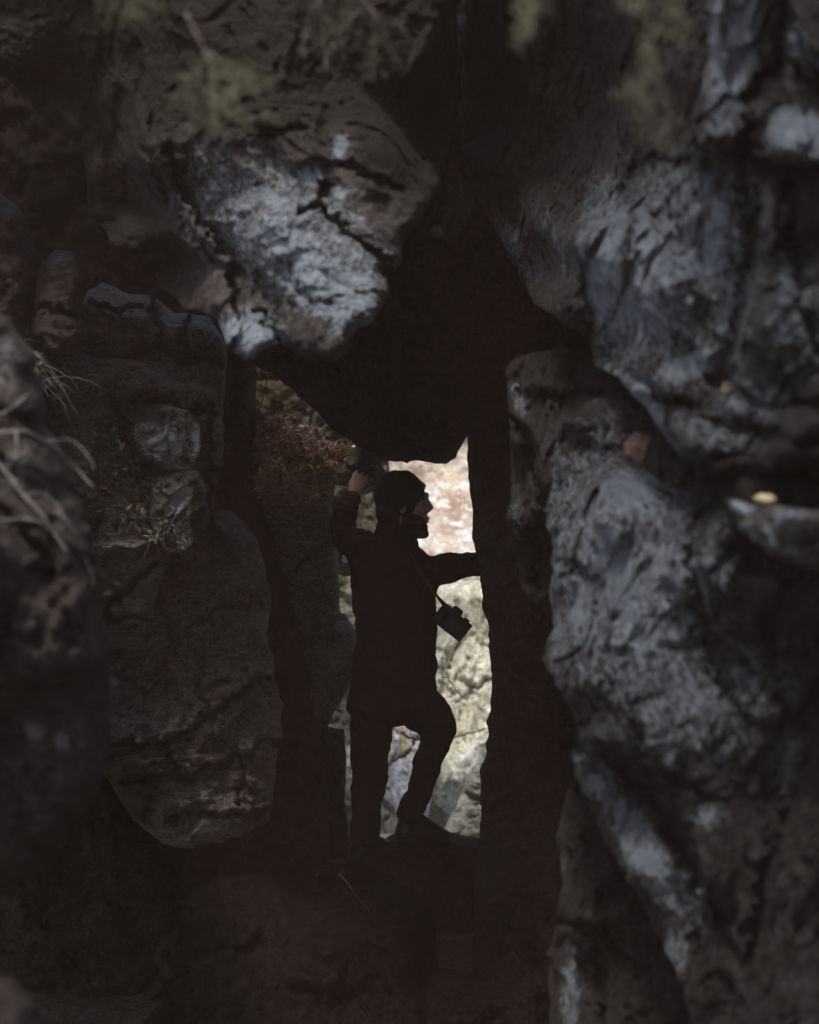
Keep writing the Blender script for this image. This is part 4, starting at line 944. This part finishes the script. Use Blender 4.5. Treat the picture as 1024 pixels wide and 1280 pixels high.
branch('slender twig lying over the floor boulder', [(425, 1092), (445, 1118), (466, 1145)], 4.5, .002, mat='dead_twig', seed=8)

# ---- single leaves and pebbles
def one_leaf(label, base_label, px, py, L, w, mat, rotz=0, off=.012, d=(1, 0, .2)):
    global rnd
    rnd = random.Random(px)
    b = bmesh.new(); c = on(base_label, px, py, off)
    leafq(b, c - Vector(d).normalized() * L * .5, Vector(d), L, w, up=Vector((0, 1, .3)), bend=.12)
    r = bmesh.ops.solidify(b, geom=b.faces[:], thickness=.0006)
    o = bobj('leaf', b, M[mat], None, True); tag(o, label, 'leaf')
one_leaf('small pale yellow leaf stuck on the streaked boulder', R_RUP, 911, 487, .030, .026, 'paleleaf', d=(.5, -.1, -.8))
one_leaf('tiny yellow leaf in the middle of the pale streaks', R_RUP, 893, 371, .014, .006, 'paleleaf', d=(.3, -.1, -.8))
def pebble(label, base_label, px, py, r, mat, sc=(1, .8, .8), off=.02, cat='pebble', name='pebble'):
    b = bmesh.new(); bmesh.ops.create_icosphere(b, subdivisions=4, radius=r)
    c = on(base_label, px, py, off)
    V = np.array([v.co[:] for v in b.verts]) * np.array(sc)
    k = 1 + fbm(V / r * 1.1 + px, 4, 7)[:, None] * .5
    V = V * k + np.array(c); b.verts.index_update(); Fc = [tuple(v.index for v in f.verts) for f in b.faces]; b.free()
    o = mesh_obj(name, V, Fc, mat); tag(o, label, cat)
M['rust'] = rock_mat('rust', (.10, .055, .042), (.22, .13, .10), (.3, .25, .22), .1, rough=.7, sc=3)
M['straw'] = plain_mat('straw', (.30, .23, .12), (.48, .40, .24), 30, .6, .3, .2)
pebble('reddish-brown stone wedged in the slanting crack of the right wall', R_RLOW, 803, 562, .036, M['rust'], (1, .8, .85), off=.02, cat='stone', name='stone')
pebble('small straw-coloured pebble on the lilac slab under the crack', R_RSLAB, 956, 624, .0125, M['straw'], (1.15, .8, .62), off=.02)

# ================================================================== light, world, camera
W_ = bpy.data.worlds.new('World'); SC.world = W_; W_.use_nodes = True
nt = W_.node_tree
sky = nt.nodes.new('ShaderNodeTexSky'); sky.sky_type = 'NISHITA'; sky.sun_disc = False
SUN_EL, SUN_ROT = math.radians(58), math.radians(200)
sky.sun_elevation = SUN_EL; sky.sun_rotation = SUN_ROT
sky.air_density = 1.0; sky.dust_density = 2.5; sky.ozone_density = 1.0
nt.links.new(sky.outputs[0], nt.nodes['Background'].inputs[0])
nt.nodes['Background'].inputs[1].default_value = .12
ld = bpy.data.lights.new('sun', 'SUN'); ld.energy = 1.7; ld.angle = math.radians(10); ld.color = (1, .96, .9)
lo = bpy.data.objects.new('sun', ld); COL.objects.link(lo)
sd = Vector((math.sin(SUN_ROT) * math.cos(SUN_EL), math.cos(SUN_ROT) * math.cos(SUN_EL), math.sin(SUN_EL)))
lo.rotation_euler = sd.to_track_quat('Z', 'Y').to_euler(); lo.location = (0, 0, 12)

cd = bpy.data.cameras.new('camera'); cam = bpy.data.objects.new('camera', cd); COL.objects.link(cam)
cam.location = (0, 0, CAMZ); cam.rotation_euler = (math.radians(90), 0, 0)
cd.sensor_fit = 'VERTICAL'; cd.sensor_height = 36; cd.lens = F * 36 / 1280
cd.clip_start = .05; cd.clip_end = 500
cd.dof.use_dof = True; cd.dof.focus_distance = 5.4; cd.dof.aperture_fstop = 2.8
SC.camera = cam
SC.view_settings.view_transform = 'Standard'; SC.view_settings.look = 'None'
SC.view_settings.exposure = 1.0; SC.view_settings.gamma = 1
SC.cycles.use_denoising = True
SC.cycles.use_fast_gi = True; SC.cycles.fast_gi_method = 'ADD'  # ambient fill without a source, added to lift dark surfaces
W_.light_settings.ao_factor = .018; W_.light_settings.distance = .25
SC.cycles.use_adaptive_sampling = True; SC.cycles.adaptive_threshold = .02
SC.cycles.max_bounces = 6; SC.cycles.diffuse_bounces = 4; SC.cycles.glossy_bounces = 3
SC.cycles.caustics_reflective = False; SC.cycles.caustics_refractive = False
SC.cycles.sample_clamp_indirect = 3.0
